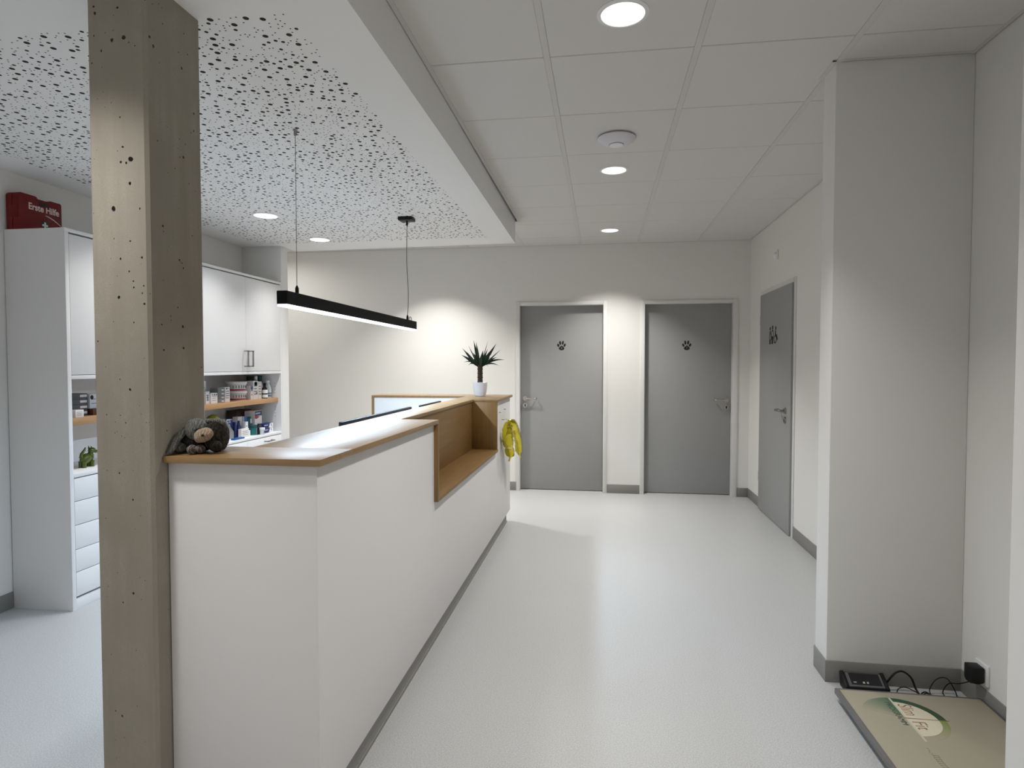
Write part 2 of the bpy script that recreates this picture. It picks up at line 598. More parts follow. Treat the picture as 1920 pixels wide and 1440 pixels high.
# restroom door in the right wall, leaf standing proud of its frame
t = thing('door_3', (XR, 5.8, 0), 'grey restroom door in the right wall with black figures', 'door', kind='structure')
XD = 1.529
MB().box(XD, 5.305, 0.006, XD + 0.016, 6.310, 2.087, 0.003).build('door_leaf', M['door'], t)
f = MB()
f.box(XR - 0.008, 5.258, 0, XR + 0.001, 5.33, 2.128, 0.002)
f.box(XR - 0.008, 6.29, 0, XR + 0.001, 6.355, 2.128, 0.002)
f.box(XR - 0.008, 5.33, 2.06, XR + 0.001, 6.29, 2.128, 0.002)
f.box(XR + 0.001, 5.277, 0, XR + 0.12, 5.33, 2.1)
f.box(XR + 0.001, 6.28, 0, XR + 0.12, 6.333, 2.1)
f.box(XR + 0.001, 5.33, 2.06, XR + 0.12, 6.28, 2.1)
f.build('door_frame', M['frame'], t)
MB().box(XR - 0.007, 5.331, 0, XR + 0.03, 6.28, 2.059).build('door_backing', M['black'], t)  # black sheet across the opening behind this leaf
hm = MB()
hc = (XD, 5.436, 1.028)
rosette(hm, hc, 'X', -1)
lever(hm, hc, (0, 1, 0), (-1, 0, 0))
hm.build('door_handle', M['handle'], t)
km = MB()
rosette(km, (XD, 5.440, 0.948), 'X', -1)
k = km.build('lock_rosette', M['handle'], t)
MB().box(XD - 0.0105, 5.434, 0.930, XD - 0.0092, 5.446, 0.958).build('keyhole', M['black'], k)
for z in (0.28, 1.80):
    MB().lathe([(0.008, 0), (0.008, 0.09)], (XD + 0.006, 6.318, z), 12, 'Z').build('hinge', M['steel'], t)
# restroom figures (u runs to the viewer's right, along -Y)
s = MB()
cy, cz = 5.842, 1.681
def W(u, v):
    return (cy - u, cz + v)
def disc(u, v, r, n=20):
    s.prism([W(u + r * math.cos(2 * PI * k / n), v + r * math.sin(2 * PI * k / n)) for k in range(n)], 'X', XD - 0.0012, XD + 0.0002)
def shape(pts):
    s.prism([W(*p) for p in pts], 'X', XD - 0.0012, XD + 0.0002)
def stroke(a, b, h):
    dx, dy = b[0] - a[0], b[1] - a[1]
    l = math.hypot(dx, dy)
    nx, ny = -dy / l * h, dx / l * h
    shape([(a[0] + nx, a[1] + ny), (b[0] + nx, b[1] + ny), (b[0] - nx, b[1] - ny), (a[0] - nx, a[1] - ny)])
def ring(u, v, ru, rv, h, a0=0, a1=2 * PI, n=22):
    for k in range(n):
        a, b2 = a0 + (a1 - a0) * k / n, a0 + (a1 - a0) * (k + 1) / n
        shape([(u + (ru + h) * math.cos(a), v + (rv + h) * math.sin(a)), (u + (ru + h) * math.cos(b2), v + (rv + h) * math.sin(b2)), (u + (ru - h) * math.cos(b2), v + (rv - h) * math.sin(b2)), (u + (ru - h) * math.cos(a), v + (rv - h) * math.sin(a))])
disc(-0.098, 0.063, 0.017)
stroke((-0.098, 0.042), (-0.098, 0.012), 0.016)
stroke((-0.104, 0.035), (-0.128, -0.03), 0.006)
stroke((-0.090, 0.035), (-0.068, -0.03), 0.006)
stroke((-0.128, -0.03), (-0.112, -0.042), 0.006)
stroke((-0.068, -0.03), (-0.084, -0.042), 0.006)
stroke((-0.110, -0.035), (-0.112, -0.078), 0.012)
stroke((-0.088, -0.035), (-0.090, -0.078), 0.012)
disc(-0.020, 0.070, 0.019)
ring(-0.022, 0.018, 0.030, 0.026, 0.006, 0, PI)
stroke((-0.052, 0.02), (-0.050, -0.035), 0.006)
stroke((0.008, 0.02), (0.006, -0.035), 0.006)
stroke((-0.022, -0.008), (-0.022, -0.040), 0.024)
stroke((-0.034, -0.035), (-0.036, -0.078), 0.012)
stroke((-0.012, -0.035), (-0.014, -0.078), 0.012)
disc(0.082, 0.060, 0.018)
stroke((0.078, 0.040), (0.068, 0.0), 0.016)
ring(0.066, -0.038, 0.036, 0.032, 0.006)
stroke((0.078, 0.0), (0.112, -0.005), 0.010)
stroke((0.108, -0.005), (0.138, -0.046), 0.011)
so = s.build('restroom_sign', M['sign'], t, smooth=False)
so['label'] = 'black figures of a woman, a man and a wheelchair user'

# ------------------------------------------------------------------ lamps
def area(name, parent, loc, size, power, col, shape='DISK', size_y=None, spread=180.0):
    l = bpy.data.lights.new(name, 'AREA')
    l.shape = shape
    l.size = size
    if size_y:
        l.size_y = size_y
    l.energy = power
    l.color = col
    l.spread = math.radians(spread)
    o = bpy.data.objects.new(name, l)
    COL.objects.link(o)
    o.parent = parent
    o.location = Vector(loc) - world_loc(parent)
    return o

WARM = (1.0, 0.982, 0.95)
NEUT = (1.0, 0.985, 0.985)
COOL = (0.63, 0.81, 1.0)
P_COR, P_SOF, P_PEN = 26.0, 7.2, 52.0

def downlight(x, y, z, label, power, col, group, r=0.083, spread=104):
    t = thing('recessed_downlight', (x, y, z), label, 'downlight', group)
    MB().lathe([(r * 1.17, 0.004), (r * 1.17, -0.0025), (r * 1.02, -0.006), (r * 0.985, -0.006), (r * 0.97, 0.0)], (x, y, z), 48, 'Z', False, False).build('trim_ring', M['white_pl'], t)
    MB().lathe([(r * 0.975, -0.0015), (r * 0.001, -0.0015)], (x, y, z), 40, 'Z', False, False).build('lamp_lens', M['lens'], t)
    area('lamp_light', t, (x, y, z - 0.0035), r * 1.86, power, col, spread=spread)
    return t

g = 'round downlights along the corridor'
downlight(0.072, 2.380, H, 'round downlight nearest the viewer in the tiled ceiling', P_COR * 0.62, WARM, g)
downlight(0.075, 4.255, H, 'second round downlight, just beyond the white ceiling disc', P_COR * 0.62, WARM, g)
downlight(0.072, 6.140, H, 'farthest round downlight of the tiled ceiling, before the doors', P_COR * 0.95, WARM, g)
downlight(0.072, 0.500, H, 'round downlight in the tiled ceiling above the viewer', P_COR * 0.46, WARM, g)
downlight(0.072, -1.375, H, 'round downlight in the tiled ceiling behind the viewer', P_COR * 0.75, WARM, g)
downlight(-1.80, 6.110, H, 'round downlight in the ceiling strip hidden behind the lowered ceiling', P_COR * 1.06, WARM, g)
downlight(-3.675, 6.110, H, 'added unseen downlight in the side passage strip, brightening the end wall', P_COR * 0.42, WARM, g, spread=165)  # unseen lamp, added to lift the left part of the end wall
g2 = 'round downlights in the perforated ceiling'
downlight(-2.491, 5.213, SZ, 'farther of the two round downlights in the perforated ceiling', P_SOF, NEUT, g2, 0.085)
downlight(-2.491, 4.320, SZ, 'nearer of the two round downlights in the perforated ceiling', P_SOF, NEUT, g2, 0.085)
downlight(-2.491, 3.427, SZ, 'round downlight in the perforated ceiling hidden behind the concrete pillar', P_SOF, NEUT, g2, 0.085)
downlight(-1.50, 1.19, SZ, 'round downlight in the lowered ceiling in front of the concrete pillar', 8.8, WARM, g2, 0.085)
downlight(-2.491, -1.4, SZ, 'round downlight in the lowered ceiling far behind the viewer', 30.0, NEUT, g2, 0.085)

# pendant
pa, pb = Vector((-1.442, 2.63, 0)), Vector((-1.467, 4.69, 0))
pl_len = (pb - pa).length
t = thing('linear_pendant_lamp', (-1.4545, 3.66, 1.683), 'long black linear pendant lamp hanging over the reception counter', 'pendant lamp')
ang = math.atan2(pb.x - pa.x, pb.y - pa.y)
hl = pl_len / 2
def LP(x, y, z):
    ca, sa = math.cos(-ang), math.sin(-ang)
    return (-1.4545 + x * ca - y * sa, 3.66 + x * sa + y * ca, z)
body = MB()
prof = [(-0.025, 1.694), (-0.025, 1.7525), (-0.0225, 1.755), (0.0225, 1.755), (0.025, 1.7525), (0.025, 1.694)]
body.prism(prof, 'Y', -hl, hl)
for v in body.bm.verts:
    v.co = Vector(LP(v.co.x, v.co.y, v.co.z))
body.build('housing', M['blackmetal'], t, angle=0.4)
ls = MB()
ls.prism([(-0.0235, 1.694), (0.0235, 1.694), (0.0235, 1.685), (0.016, 1.6825), (-0.016, 1.6825), (-0.0235, 1.685)], 'Y', -hl + 0.002, hl - 0.002)
for v in ls.bm.verts:
    v.co = Vector(LP(v.co.x, v.co.y, v.co.z))
ls.build('diffuser', M['cool_lens'], t, angle=0.4)
lo = area('lamp_light', t, (-1.4545, 3.66, 1.680), 0.045, P_PEN, COOL, 'RECTANGLE', pl_len - 0.01, 160)
lo.rotation_euler = (0, 0, -ang)
for nm, (x, y) in (('suspension_wire', (-1.443, 2.773)), ('suspension_wire', (-1.467, 4.537))):
    wob = y > 4
    pts = []
    for k in range(15):
        q = k / 14
        z = 1.79 + (SZ - 0.02 - 1.79) * q
        dx = 0.006 * math.sin(q * 7.0) * (1 if wob else 0)
        pts.append((x + dx * (1 - q) * 1.6, y, z))
    MB().tube(pts, 0.0028 if wob else 0.0016, 8).build(nm, mat('cable_grey', (0.16, 0.15, 0.14), 0.5) if wob else M['handle'], t)
    MB().lathe([(0.0075, 1.752), (0.0085, 1.758), (0.0085, 1.782), (0.006, 1.788), (0.003, 1.795)], (x, y, 0), 16).build('wire_clamp', M['black'], t)
MB().lathe([(0.010, SZ), (0.012, SZ - 0.004), (0.0075, SZ - 0.006), (0.0075, SZ - 0.024), (0.005, SZ - 0.028)], (-1.443, 2.773, 0), 18).build('ceiling_fixing', M['handle'], t)
MB().box(-1.525, 4.49, SZ - 0.026, -1.415, 4.585, SZ, 0.004).lathe([(0.008, SZ - 0.026), (0.008, SZ - 0.055), (0.005, SZ - 0.062)], (-1.467, 4.537, 0), 16).build('ceiling_box', M['black'], t)
loop = [(-1.465, 4.60 + 0.03 * math.cos(a), 1.752 + 0.034 * math.sin(a)) for a in [PI - PI * k / 12 for k in range(13)]]
MB().tube(loop, 0.0026, 8).build('feed_cable', mat('cable_brown', (0.10, 0.085, 0.07), 0.5), t)

# white access disc on the ceiling
t = thing('ceiling_disc', (0.078, 3.645, H - 0.045), 'white round domed device on the tiled ceiling between two downlights', 'ceiling device')
MB().lathe([(0.095, 0.045), (0.095, 0.037), (0.109, 0.036), (0.110, 0.033), (0.104, 0.025), (0.085, 0.011), (0.055, 0.002), (0.042, 0.0)], (0.078, 3.645, H - 0.045), 48).build('housing', M['lilac_pl'], t)
MB().lathe([(0.040, 0.001), (0.040, -0.004), (0.036, -0.006), (0.001, -0.007)], (0.078, 3.645, H - 0.045), 40).build('centre_cap', M['white_pl'], t)
MB().lathe([(0.0432, 0.0012), (0.0432, -0.0012), (0.0400, -0.0012), (0.0400, 0.0012)], (0.078, 3.645, H - 0.045), 40, 'Z', False, False).build('ring_gap', M['handle'], t)

# small detector on the right wall
t = thing('wall_sensor', (XR, 5.83, 2.36), 'small white sensor on the right wall above the restroom door', 'sensor')
MB().box(XR - 0.012, 5.80, 2.355, XR, 5.86, 2.445, 0.005).build('back_plate', M['white_pl'], t)
MB().ell((XR - 0.012, 5.83, 2.395), (0.026, 0.026, 0.032)).build('lens', M['white_pl'], t)

# ------------------------------------------------------------------ concrete pillar
PX0, PX1, PY0, PY1 = -1.489, -1.299, 1.622, 1.870
FP = [(-1.462,2.455,0.0037),(-1.458,2.436,0.0045),(-1.385,2.446,0.0032),(-1.463,2.372,0.0027),(-1.405,2.355,0.0050),(-1.367,2.360,0.0065),(-1.351,2.345,0.0018),(-1.332,2.334,0.0023),(-1.44,2.327,0.0030),(-1.4,2.383,0.0014),(-1.471,2.294,0.0018),(-1.437,2.21,0.0014),(-1.384,2.134,0.0027),(-1.377,2.049,0.0030),(-1.394,2.038,0.0014),(-1.352,2.013,0.0065),(-1.3665,2.003,0.0035),(-1.384,2.006,0.0030),(-1.356,1.943,0.0040),(-1.411,1.872,0.0060),(-1.326,1.87,0.0027),(-1.359,1.777,0.0024),(-1.411,1.786,0.0018),(-1.391,1.727,0.0036),(-1.322,1.729,0.003),(-1.364,1.69,0.0024),(-1.351,1.661,0.0024),(-1.35,1.643,0.0024),(-1.318,1.647,0.0024),(-1.323,1.626,0.0024),(-1.399,1.615,0.0052),(-1.317,1.595,0.003),(-1.352,1.541,0.0024),(-1.418,1.544,0.0018),(-1.471,1.487,0.0024),(-1.401,1.375,0.0018),(-1.369,1.345,0.0042),(-1.402,1.269,0.0018),(-1.447,1.27,0.0018),(-1.421,1.217,0.0018),(-1.385,1.247,0.0018),(-1.409,1.098,0.0022),(-1.366,1.02,0.0027),(-1.371,0.74,0.0034),(-1.406,0.711,0.0027),(-1.416,0.366,0.0034),(-1.438,0.38,0.0021)]
RP = [(1.640,2.366,0.0038),(1.655,2.347,0.0042),(1.667,2.343,0.0058),(1.694,2.478,0.0019),(1.696,2.433,0.0019),(1.79,2.453,0.0023),(1.806,2.397,0.0019),(1.777,2.341,0.0038),(1.832,2.223,0.0033),(1.83,2.167,0.0028),(1.665,2.078,0.0023),(1.761,2.117,0.0019),(1.778,2.067,0.0038),(1.739,2.02,0.0019),(1.803,1.992,0.0019),(1.681,1.832,0.0040),(1.684,1.824,0.0045),(1.752,1.743,0.0031),(1.764,1.735,0.0024),(1.769,1.72,0.0024),(1.741,1.595,0.0024),(1.71,1.553,0.0018),(1.762,1.537,0.0043),(1.669,1.538,0.0024),(1.676,1.462,0.0031),(1.764,1.47,0.0037),(1.849,1.409,0.0024),(1.683,1.219,0.0024)]
def pocked(mb, u0, u1, z0, z1, pits, place):
    """flat face with real cavities cut into it"""
    co = [Vector((u0, z0)), Vector((u1, z0)), Vector((u1, z1)), Vector((u0, z1))]
    edges_ = [(0, 1), (1, 2), (2, 3), (3, 0)]
    used, loops = [], []
    for u, z, r in pits:
        if u - r * 1.5 < u0 or u + r * 1.5 > u1:
            continue
        if any(math.hypot(u - a, z - b2) < 1.6 * (r + c2) for a, b2, c2 in used):
            continue
        used.append((u, z, r))
        n = 9
        st = len(co)
        sx, sz = random.uniform(0.8, 1.25), random.uniform(0.9, 1.35)
        for k in range(n):
            a = 2 * PI * k / n
            q = r * random.uniform(0.85, 1.15)
            co.append(Vector((u + q * sx * math.cos(a), z + q * sz * math.sin(a))))
        edges_ += [(st + k, st + (k + 1) % n) for k in range(n)]
        loops.append((st, n, u, z, r))
    vo, eo, fo, ov, _, _ = mgeo.delaunay_2d_cdt(co, edges_, [], 1, 1e-6)
    mp = {}
    for i, l in enumerate(ov):
        for q in l:
            mp[q] = i
    bv = [mb.bm.verts.new(place(v.x, v.y, 0.0)) for v in vo]
    pitset = [set(mp[st + k] for k in range(n)) for st, n, *_ in loops]
    for f in fo:
        if any(all(i in ps for i in f) for ps in pitset):
            continue
        mb.bm.faces.new([bv[i] for i in f])
    for st, n, u, z, r in loops:
        rim = [bv[mp[st + k]] for k in range(n)]
        d1_ = [mb.bm.verts.new(place(u + (co[st + k].x - u) * 0.8, z + (co[st + k].y - z) * 0.8, r * 1.1)) for k in range(n)]
        c = mb.bm.verts.new(place(u, z, r * 1.9))
        for k in range(n):
            k2 = (k + 1) % n
            f1 = mb.bm.faces.new([rim[k], rim[k2], d1_[k2], d1_[k]])
            f2 = mb.bm.faces.new([d1_[k], d1_[k2], c])
            f1.material_index = f2.material_index = 1
ch = 0.009
mb = MB()
ht = SZ
pocked(mb, PX0 + ch, PX1 - ch, 0, ht, FP, lambda u, z, d: (u, PY0 + d, z))
pocked(mb, PY0 + ch, PY1 - ch, 0, ht, RP, lambda u, z, d: (PX1 - d, u, z))
outer = [(PX0 + ch, PY0), (PX1 - ch, PY0), (PX1, PY0 + ch), (PX1, PY1 - ch), (PX1 - ch, PY1), (PX0 + ch, PY1), (PX0, PY1 - ch), (PX0, PY0 + ch)]
for i, (a, b) in enumerate(zip(outer, outer[1:] + outer[:1])):
    if i in (0, 2):
        continue
    mb.poly([(a[0], a[1], 0), (b[0], b[1], 0), (b[0], b[1], ht), (a[0], a[1], ht)])
bmesh.ops.remove_doubles(mb.bm, verts=mb.bm.verts, dist=1e-5)
bmesh.ops.recalc_face_normals(mb.bm, faces=mb.bm.faces)
po = mb.build('concrete_pillar', M['concrete'], smooth=False)
po.data.materials.append(M['cavity'])
tag(po, 'square raw concrete pillar with air holes beside the counter', 'pillar', kind='structure')

# ------------------------------------------------------------------ reception counter
ZT, TH = 1.1443, 0.020
SXE = -0.799           # slab edge towards the corridor
BX = -0.820            # white front panel
YN, YF = 1.660, 5.509
NA, NB = 2.962, 4.715  # niche
t = thing('reception_counter', (-1.1, 3.6, 0), 'long white reception counter with oak top and an open oak niche', 'reception counter')
near = MB().box(-1.297, YN, ZT - TH, SXE, 1.8955, ZT, 0.0012).build('counter_top', M['oakX'], t)
near['label'] = 'oak top of the short near end beside the pillar'
lp = [(-1.148, 1.8965), (SXE, 1.8965), (SXE, NA), (-0.996, NA), (-0.996, NB), (SXE, NB), (SXE, YF), (-2.03, YF), (-2.03, 5.24), (-1.160, 5.24)]
MB().prism(lp, 'Z', ZT - TH, ZT, 0.0012).build('counter_top', M['oakY'], t)
zb, zt = 0.102, ZT - TH
MB().box(-1.2955, 1.682, zb, BX - 0.0032, 1.700, zt, 0.0008).build('end_panel', M['counter_white'], t)
fp = [(1.6825, zb), (5.492, zb), (5.492, zt), (NB + 0.008, zt), (NB + 0.008, 0.735), (NA - 0.018, 0.735), (NA - 0.018, zt), (1.6825, zt)]
fpm = MB().prism(fp, 'X', BX - 0.019, BX, 0.0008)
fpo = fpm.build('front_panel', M['counter_white'], t)
# niche
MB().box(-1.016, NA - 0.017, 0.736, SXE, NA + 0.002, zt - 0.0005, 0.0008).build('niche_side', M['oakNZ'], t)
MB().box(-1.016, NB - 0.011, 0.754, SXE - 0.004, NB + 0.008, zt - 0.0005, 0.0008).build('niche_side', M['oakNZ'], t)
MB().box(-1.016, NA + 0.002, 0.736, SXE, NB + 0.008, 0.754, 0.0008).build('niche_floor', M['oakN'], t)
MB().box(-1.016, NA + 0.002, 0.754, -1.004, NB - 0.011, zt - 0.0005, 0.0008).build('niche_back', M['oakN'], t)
MB().box(-1.148, 1.93, zb, -1.130, 5.24, zt).build('rear_panel', M['counter_white'], t)
MB().box(-1.148, 5.473, zb, BX - 0.02, 5.492, zt).build('end_panel', M['counter_white'], t)
MB().box(-1.12, 1.73, 0, -0.845, 5.44, zb).build('plinth', M['plinth'], t)
MB().box(-0.845, 1.73, 0, -0.839, 5.44, 0.012).build('cove_strip', M['base'], t)
# return wing
MB().box(-2.03, 5.24, 0, -2.008, YF - 0.002, ZT - TH, 0.0008).build('wing_side', M['oakZ'], t)
MB().box(-2.008, 5.247, 0, -1.150, 5.262, ZT - TH).build('wing_panel', M['cab'], t)
MB().box(-2.008, 5.485, 0, -1.150, 5.50, ZT - TH).build('wing_panel', M['cab'], t)
for y, z in ((4.90, 1.030), (5.15, 1.038)):
    hk = MB().lathe([(0.006, 0.0), (0.006, 0.002), (0.0025, 0.003), (0.0025, 0.012), (0.0045, 0.014), (0.001, 0.016)], (BX, y, z), 14, 'X').build('hook', M['handle'], t)
hk3 = MB().lathe([(0.006, 0.0), (0.0025, 0.003), (0.0025, 0.016), (0.0045, 0.018), (0.001, 0.020)], (BX, 5.03, 0.960), 14, 'X').build('hook', M['handle'], t)

# desk behind the counter carrying the screens
t = thing('reception_desk', (-1.55, 3.6, 0), 'white desk top behind the counter carrying the screens', 'desk')
MB().box(-1.72, 2.75, 0.715, -1.15, 5.23, 0.74, 0.002).build('desk_top', M['cab'], t)
for y in (2.77, 3.9, 5.19):
    MB().box(-1.70, y, 0, -1.18, y + 0.025, 0.715).build('side_panel', M['cab'], t)

def monitor(y0, y1, ztop, label, nst):
    t = thing('monitor', (-1.30, (y0 + y1) / 2, 0.74), label, 'monitor', 'screens behind the counter')
    MB().box(-1.312, y0, ztop - 0.35, -1.288, y1, ztop, 0.004).build('screen_housing', M['black'], t)
    MB().box(-1.3128, y0 + 0.012, ztop - 0.335, -1.312, y1 - 0.012, ztop - 0.012).build('screen', mat('dark_screen', (0.02, 0.02, 0.025), 0.15), t)
    for k in range(nst):
        y = y0 + (y1 - y0) * (k + 1) / (nst + 1)
        MB().box(-1.288, y - 0.03, 0.746, -1.270, y + 0.03, ztop - 0.15, 0.003).build('stand_neck', M['black'], t)
        MB().box(-1.39, y - 0.11, 0.74, -1.21, y + 0.11, 0.748, 0.003).build('stand_foot', M['black'], t)
K = 1.30 / 1.35
monitor(3.046 * K, 4.225 * K, 1.419 - (1.419 - 1.1175) * K, 'wide black screen behind the counter, the nearer of the two', 2)
monitor(4.472 * K, 5.043 * K, 1.419 - (1.419 - 1.111) * K, 'small black screen behind the counter near its far end', 1)

# ------------------------------------------------------------------ potted yucca
px, py = -1.045, 5.245
t = thing('potted_yucca', (px, py, ZT), 'small yucca palm in a white pot on the far end of the counter', 'potted plant')
MB().lathe([(0.041, 0.0), (0.046, 0.003), (0.055, 0.035), (0.060, 0.075), (0.062, 0.112), (0.0625, 0.118), (0.061, 0.120), (0.057, 0.117), (0.053, 0.100), (0.001, 0.100)], (px, py, ZT), 40, cap1=False).build('pot', mat('glazed_white', (0.80, 0.82, 0.86), 0.22), t)
MB().lathe([(0.0500, 0.098), (0.0505, 0.105), (0.001, 0.107)], (px, py, ZT), 24, cap0=False, cap1=False).build('soil', mat('soil', (0.03, 0.02, 0.013), 0.95, bump=0.6, bscale=300), t)
tr = MB()
pr_ = []
for k in range(27):
    q = k / 26
    r = 0.0225 + 0.0022 * math.sin(k * 2.3) + 0.0012 * math.sin(k * 5.1)
    pr_.append((r, 0.10 + q * 0.175))
pr_.append((0.001, 0.277))
tr.lathe(pr_, (px, py, ZT), 18, cap1=False)
tr.build('trunk', mat('yucca_bark', (0.055, 0.034, 0.02), 0.9, var=0.5, scale=120, bump=0.8, bscale=120), t)
leaf_m = mat('yucca_leaf', (0.007, 0.030, 0.011), 0.45, var=0.35, scale=30)
# leaves given as (tip dx, tip dz from trunk top, depth offset, width)
top = Vector((px, py, ZT + 0.262))
lv = MB()
spec = [(-0.062, 0.223, 0.02, 0.026), (-0.095, 0.173, -0.03, 0.013), (-0.157, 0.153, 0.0, 0.026), (-0.173, 0.095, 0.03, 0.030), (-0.136, 0.030, -0.05, 0.013), (-0.115, 0.006, 0.04, 0.022),
        (0.062, 0.214, 0.03, 0.008), (0.140, 0.194, 0.02, 0.032), (0.186, 0.136, -0.05, 0.015), (0.210, 0.050, 0.03, 0.020), (0.173, 0.000, -0.03, 0.016), (0.062, -0.006, 0.05, 0.012), (0.150, 0.075, -0.02, 0.024),
        (-0.030, 0.175, -0.06, 0.032), (0.016, 0.135, 0.05, 0.034), (0.090, 0.120, -0.05, 0.032), (-0.100, 0.075, -0.06, 0.030), (-0.075, 0.115, 0.07, 0.028), (0.075, 0.075, 0.08, 0.030), (-0.045, 0.210, 0.05, 0.022), (0.050, 0.150, 0.09, 0.022), (-0.130, 0.125, 0.05, 0.012), (0.120, 0.040, 0.07, 0.022), (0.03, 0.09, -0.10, 0.03), (-0.05, 0.05, -0.09, 0.026)]
for dx, dz, dy, wd in spec:
    tip = top + Vector((dx, dy, dz))
    base = top + Vector((dx * 0.10, dy * 0.10, -0.005))
    ctrl = base.lerp(tip, 0.5) + Vector((0, 0, 0.045 if dz < 0.06 else (0.012 if dz < 0.12 else -0.004)))
    dirv = (tip - base).normalized()
    side = dirv.cross(Vector((0.25 * random.uniform(-1, 1), -1, 0.35))).normalized()
    nrm = side.cross(dirv).normalized()
    n = 9
    rows = []
    for k in range(n + 1):
        q = k / n
        p = base * (1 - q) ** 2 + ctrl * 2 * q * (1 - q) + tip * q * q
        wq = wd * (0.45 + 2.2 * q * (1 - q)) * (1 - q ** 3) if q < 1 else 0.0006
        rows.append([p - side * wq * 0.5 + nrm * wq * 0.16, p, p + side * wq * 0.5 + nrm * wq * 0.16])
    vr = [[lv.bm.verts.new(c) for c in r] for r in rows]
    vb = [[lv.bm.verts.new(c - nrm * 0.0012) for c in r] for r in rows]
    for k in range(n):
        for j in range(2):
            lv.bm.faces.new([vr[k][j], vr[k][j + 1], vr[k + 1][j + 1], vr[k + 1][j]])
            lv.bm.faces.new([vb[k][j], vb[k + 1][j], vb[k + 1][j + 1], vb[k][j + 1]])
        lv.bm.faces.new([vr[k][0], vr[k + 1][0], vb[k + 1][0], vb[k][0]])
        lv.bm.faces.new([vr[k][2], vb[k][2], vb[k + 1][2], vr[k + 1][2]])
lo_ = lv.build('leaves', leaf_m, t)

# ------------------------------------------------------------------ foil balloons on the counter front
gold = mat('gold_foil', (0.62, 0.53, 0.045), 0.16, metal=1.0, bump=1.0, bscale=60)
t = thing('foil_balloon', (-0.76, 5.1, 0.60), 'crumpled golden foil balloon hanging from the counter front below the yucca', 'balloon')
def puff(mb, pts, rr, amp=0.006):
    from mathutils import noise
    n0 = len(mb.bm.verts)
    fine, fr = [], []
    for i in range(len(pts) - 1):
        for k in range(5):
            q = k / 5
            fine.append(Vector(pts[i]).lerp(Vector(pts[i + 1]), q))
            fr.append(rr[i] + (rr[i + 1] - rr[i]) * q)
    fine.append(Vector(pts[-1]))
    fr.append(rr[-1])
    mb.tube(fine, fr, 18)
    mb.bm.verts.ensure_lookup_table()
    for v in list(mb.bm.verts)[n0:]:
        v.co += Vector((noise.noise(v.co * 38), noise.noise(v.co * 38 + Vector((9, 0, 0))), noise.noise(v.co * 30 + Vector((0, 7, 0))))) * amp
XB = -0.765
b1 = MB()
puff(b1, [(XB, 4.94, 0.950), (XB + 0.004, 4.95, 0.91), (XB + 0.006, 4.95, 0.84), (XB + 0.004, 4.99, 0.78), (XB + 0.002, 5.06, 0.735), (XB + 0.002, 5.10, 0.69), (XB + 0.002, 5.12, 0.65), (XB + 0.002, 5.12, 0.625)], [0.012, 0.036, 0.046, 0.045, 0.034, 0.038, 0.034, 0.008], 0.010)
b1.build('lobe', gold, t)
b2 = MB()
puff(b2, [(XB + 0.008, 5.00, 0.95), (XB + 0.030, 5.05, 0.935), (XB + 0.038, 5.14, 0.88), (XB + 0.044, 5.24, 0.80), (XB + 0.046, 5.32, 0.72), (XB + 0.044, 5.36, 0.66), (XB + 0.040, 5.36, 0.625)], [0.012, 0.032, 0.034, 0.034, 0.032, 0.033, 0.008], 0.008)
b2.build('lobe', gold, t)
MB().tube([(XB + 0.0, 5.12, 0.628), (XB - 0.008, 5.125, 0.60)], [0.006, 0.008], 8).build('tail', gold, t)
MB().tube([(XB + 0.040, 5.36, 0.628), (XB + 0.052, 5.40, 0.595)], [0.006, 0.008], 8).build('tail', gold, t)
MB().tube([(BX + 0.014, 5.03, 0.962), (XB - 0.01, 5.02, 0.966), (XB, 4.96, 0.948)], 0.002, 8).build('string', gold, t)

# ------------------------------------------------------------------ plush dog
def plush(name, c0, c1, sheen=0.3):
    """ribbed plush fabric"""
    m, nt, b = new_mat(name)
    tc = N(nt, 'ShaderNodeTexCoord')
    wv = N(nt, 'ShaderNodeTexWave', Scale=42.0, Distortion=7.0, Detail=4.0)
    wv.inputs['Detail Scale'].default_value = 2.0
    nz = N(nt, 'ShaderNodeTexNoise', Scale=110.0, Detail=4.0)
    for q in (wv, nz):
        nt.links.new(tc.outputs['Object'], q.inputs['Vector'])
    av = N(nt, 'ShaderNodeMath', operation='MULTIPLY')
    nt.links.new(wv.outputs['Fac'], av.inputs[0])
    nt.links.new(nz.outputs['Fac'], av.inputs[1])
    mr = N(nt, 'ShaderNodeMapRange')
    mr.inputs['From Min'].default_value = 0.08
    mr.inputs['From Max'].default_value = 0.55
    nt.links.new(av.outputs[0], mr.inputs['Value'])
    mx = N(nt, 'ShaderNodeMix', data_type='RGBA')
    mx.inputs[6].default_value = (*c0, 1)
    mx.inputs[7].default_value = (*c1, 1)
    nt.links.new(mr.outputs[0], mx.inputs['Factor'])
    nt.links.new(mx.outputs[2], b.inputs['Base Color'])
    bp = N(nt, 'ShaderNodeBump', Strength=0.9, Distance=0.003)
    nt.links.new(av.outputs[0], bp.inputs['Height'])
    nt.links.new(bp.outputs['Normal'], b.inputs['Normal'])
    b.inputs['Roughness'].default_value = 0.95
    b.inputs['Sheen Weight'].default_value = sheen
    b.inputs['Specular IOR Level'].default_value = 0.1
    return m
fur = plush('grey_plush', (0.085, 0.086, 0.078), (0.20, 0.20, 0.182))
furd = plush('dark_plush', (0.010, 0.009, 0.007), (0.034, 0.028, 0.022), 0.1)
tan = plush('tan_plush', (0.27, 0.195, 0.13), (0.44, 0.34, 0.245))
pink = plush('paw_plush', (0.06, 0.045, 0.04), (0.26, 0.20, 0.18))
org = Vector((-1.218, 1.700, ZT))
ex, ey = Vector((0.9895, 0.1443, 0)), Vector((-0.1443, 0.9895, 0))
U = 0.000157
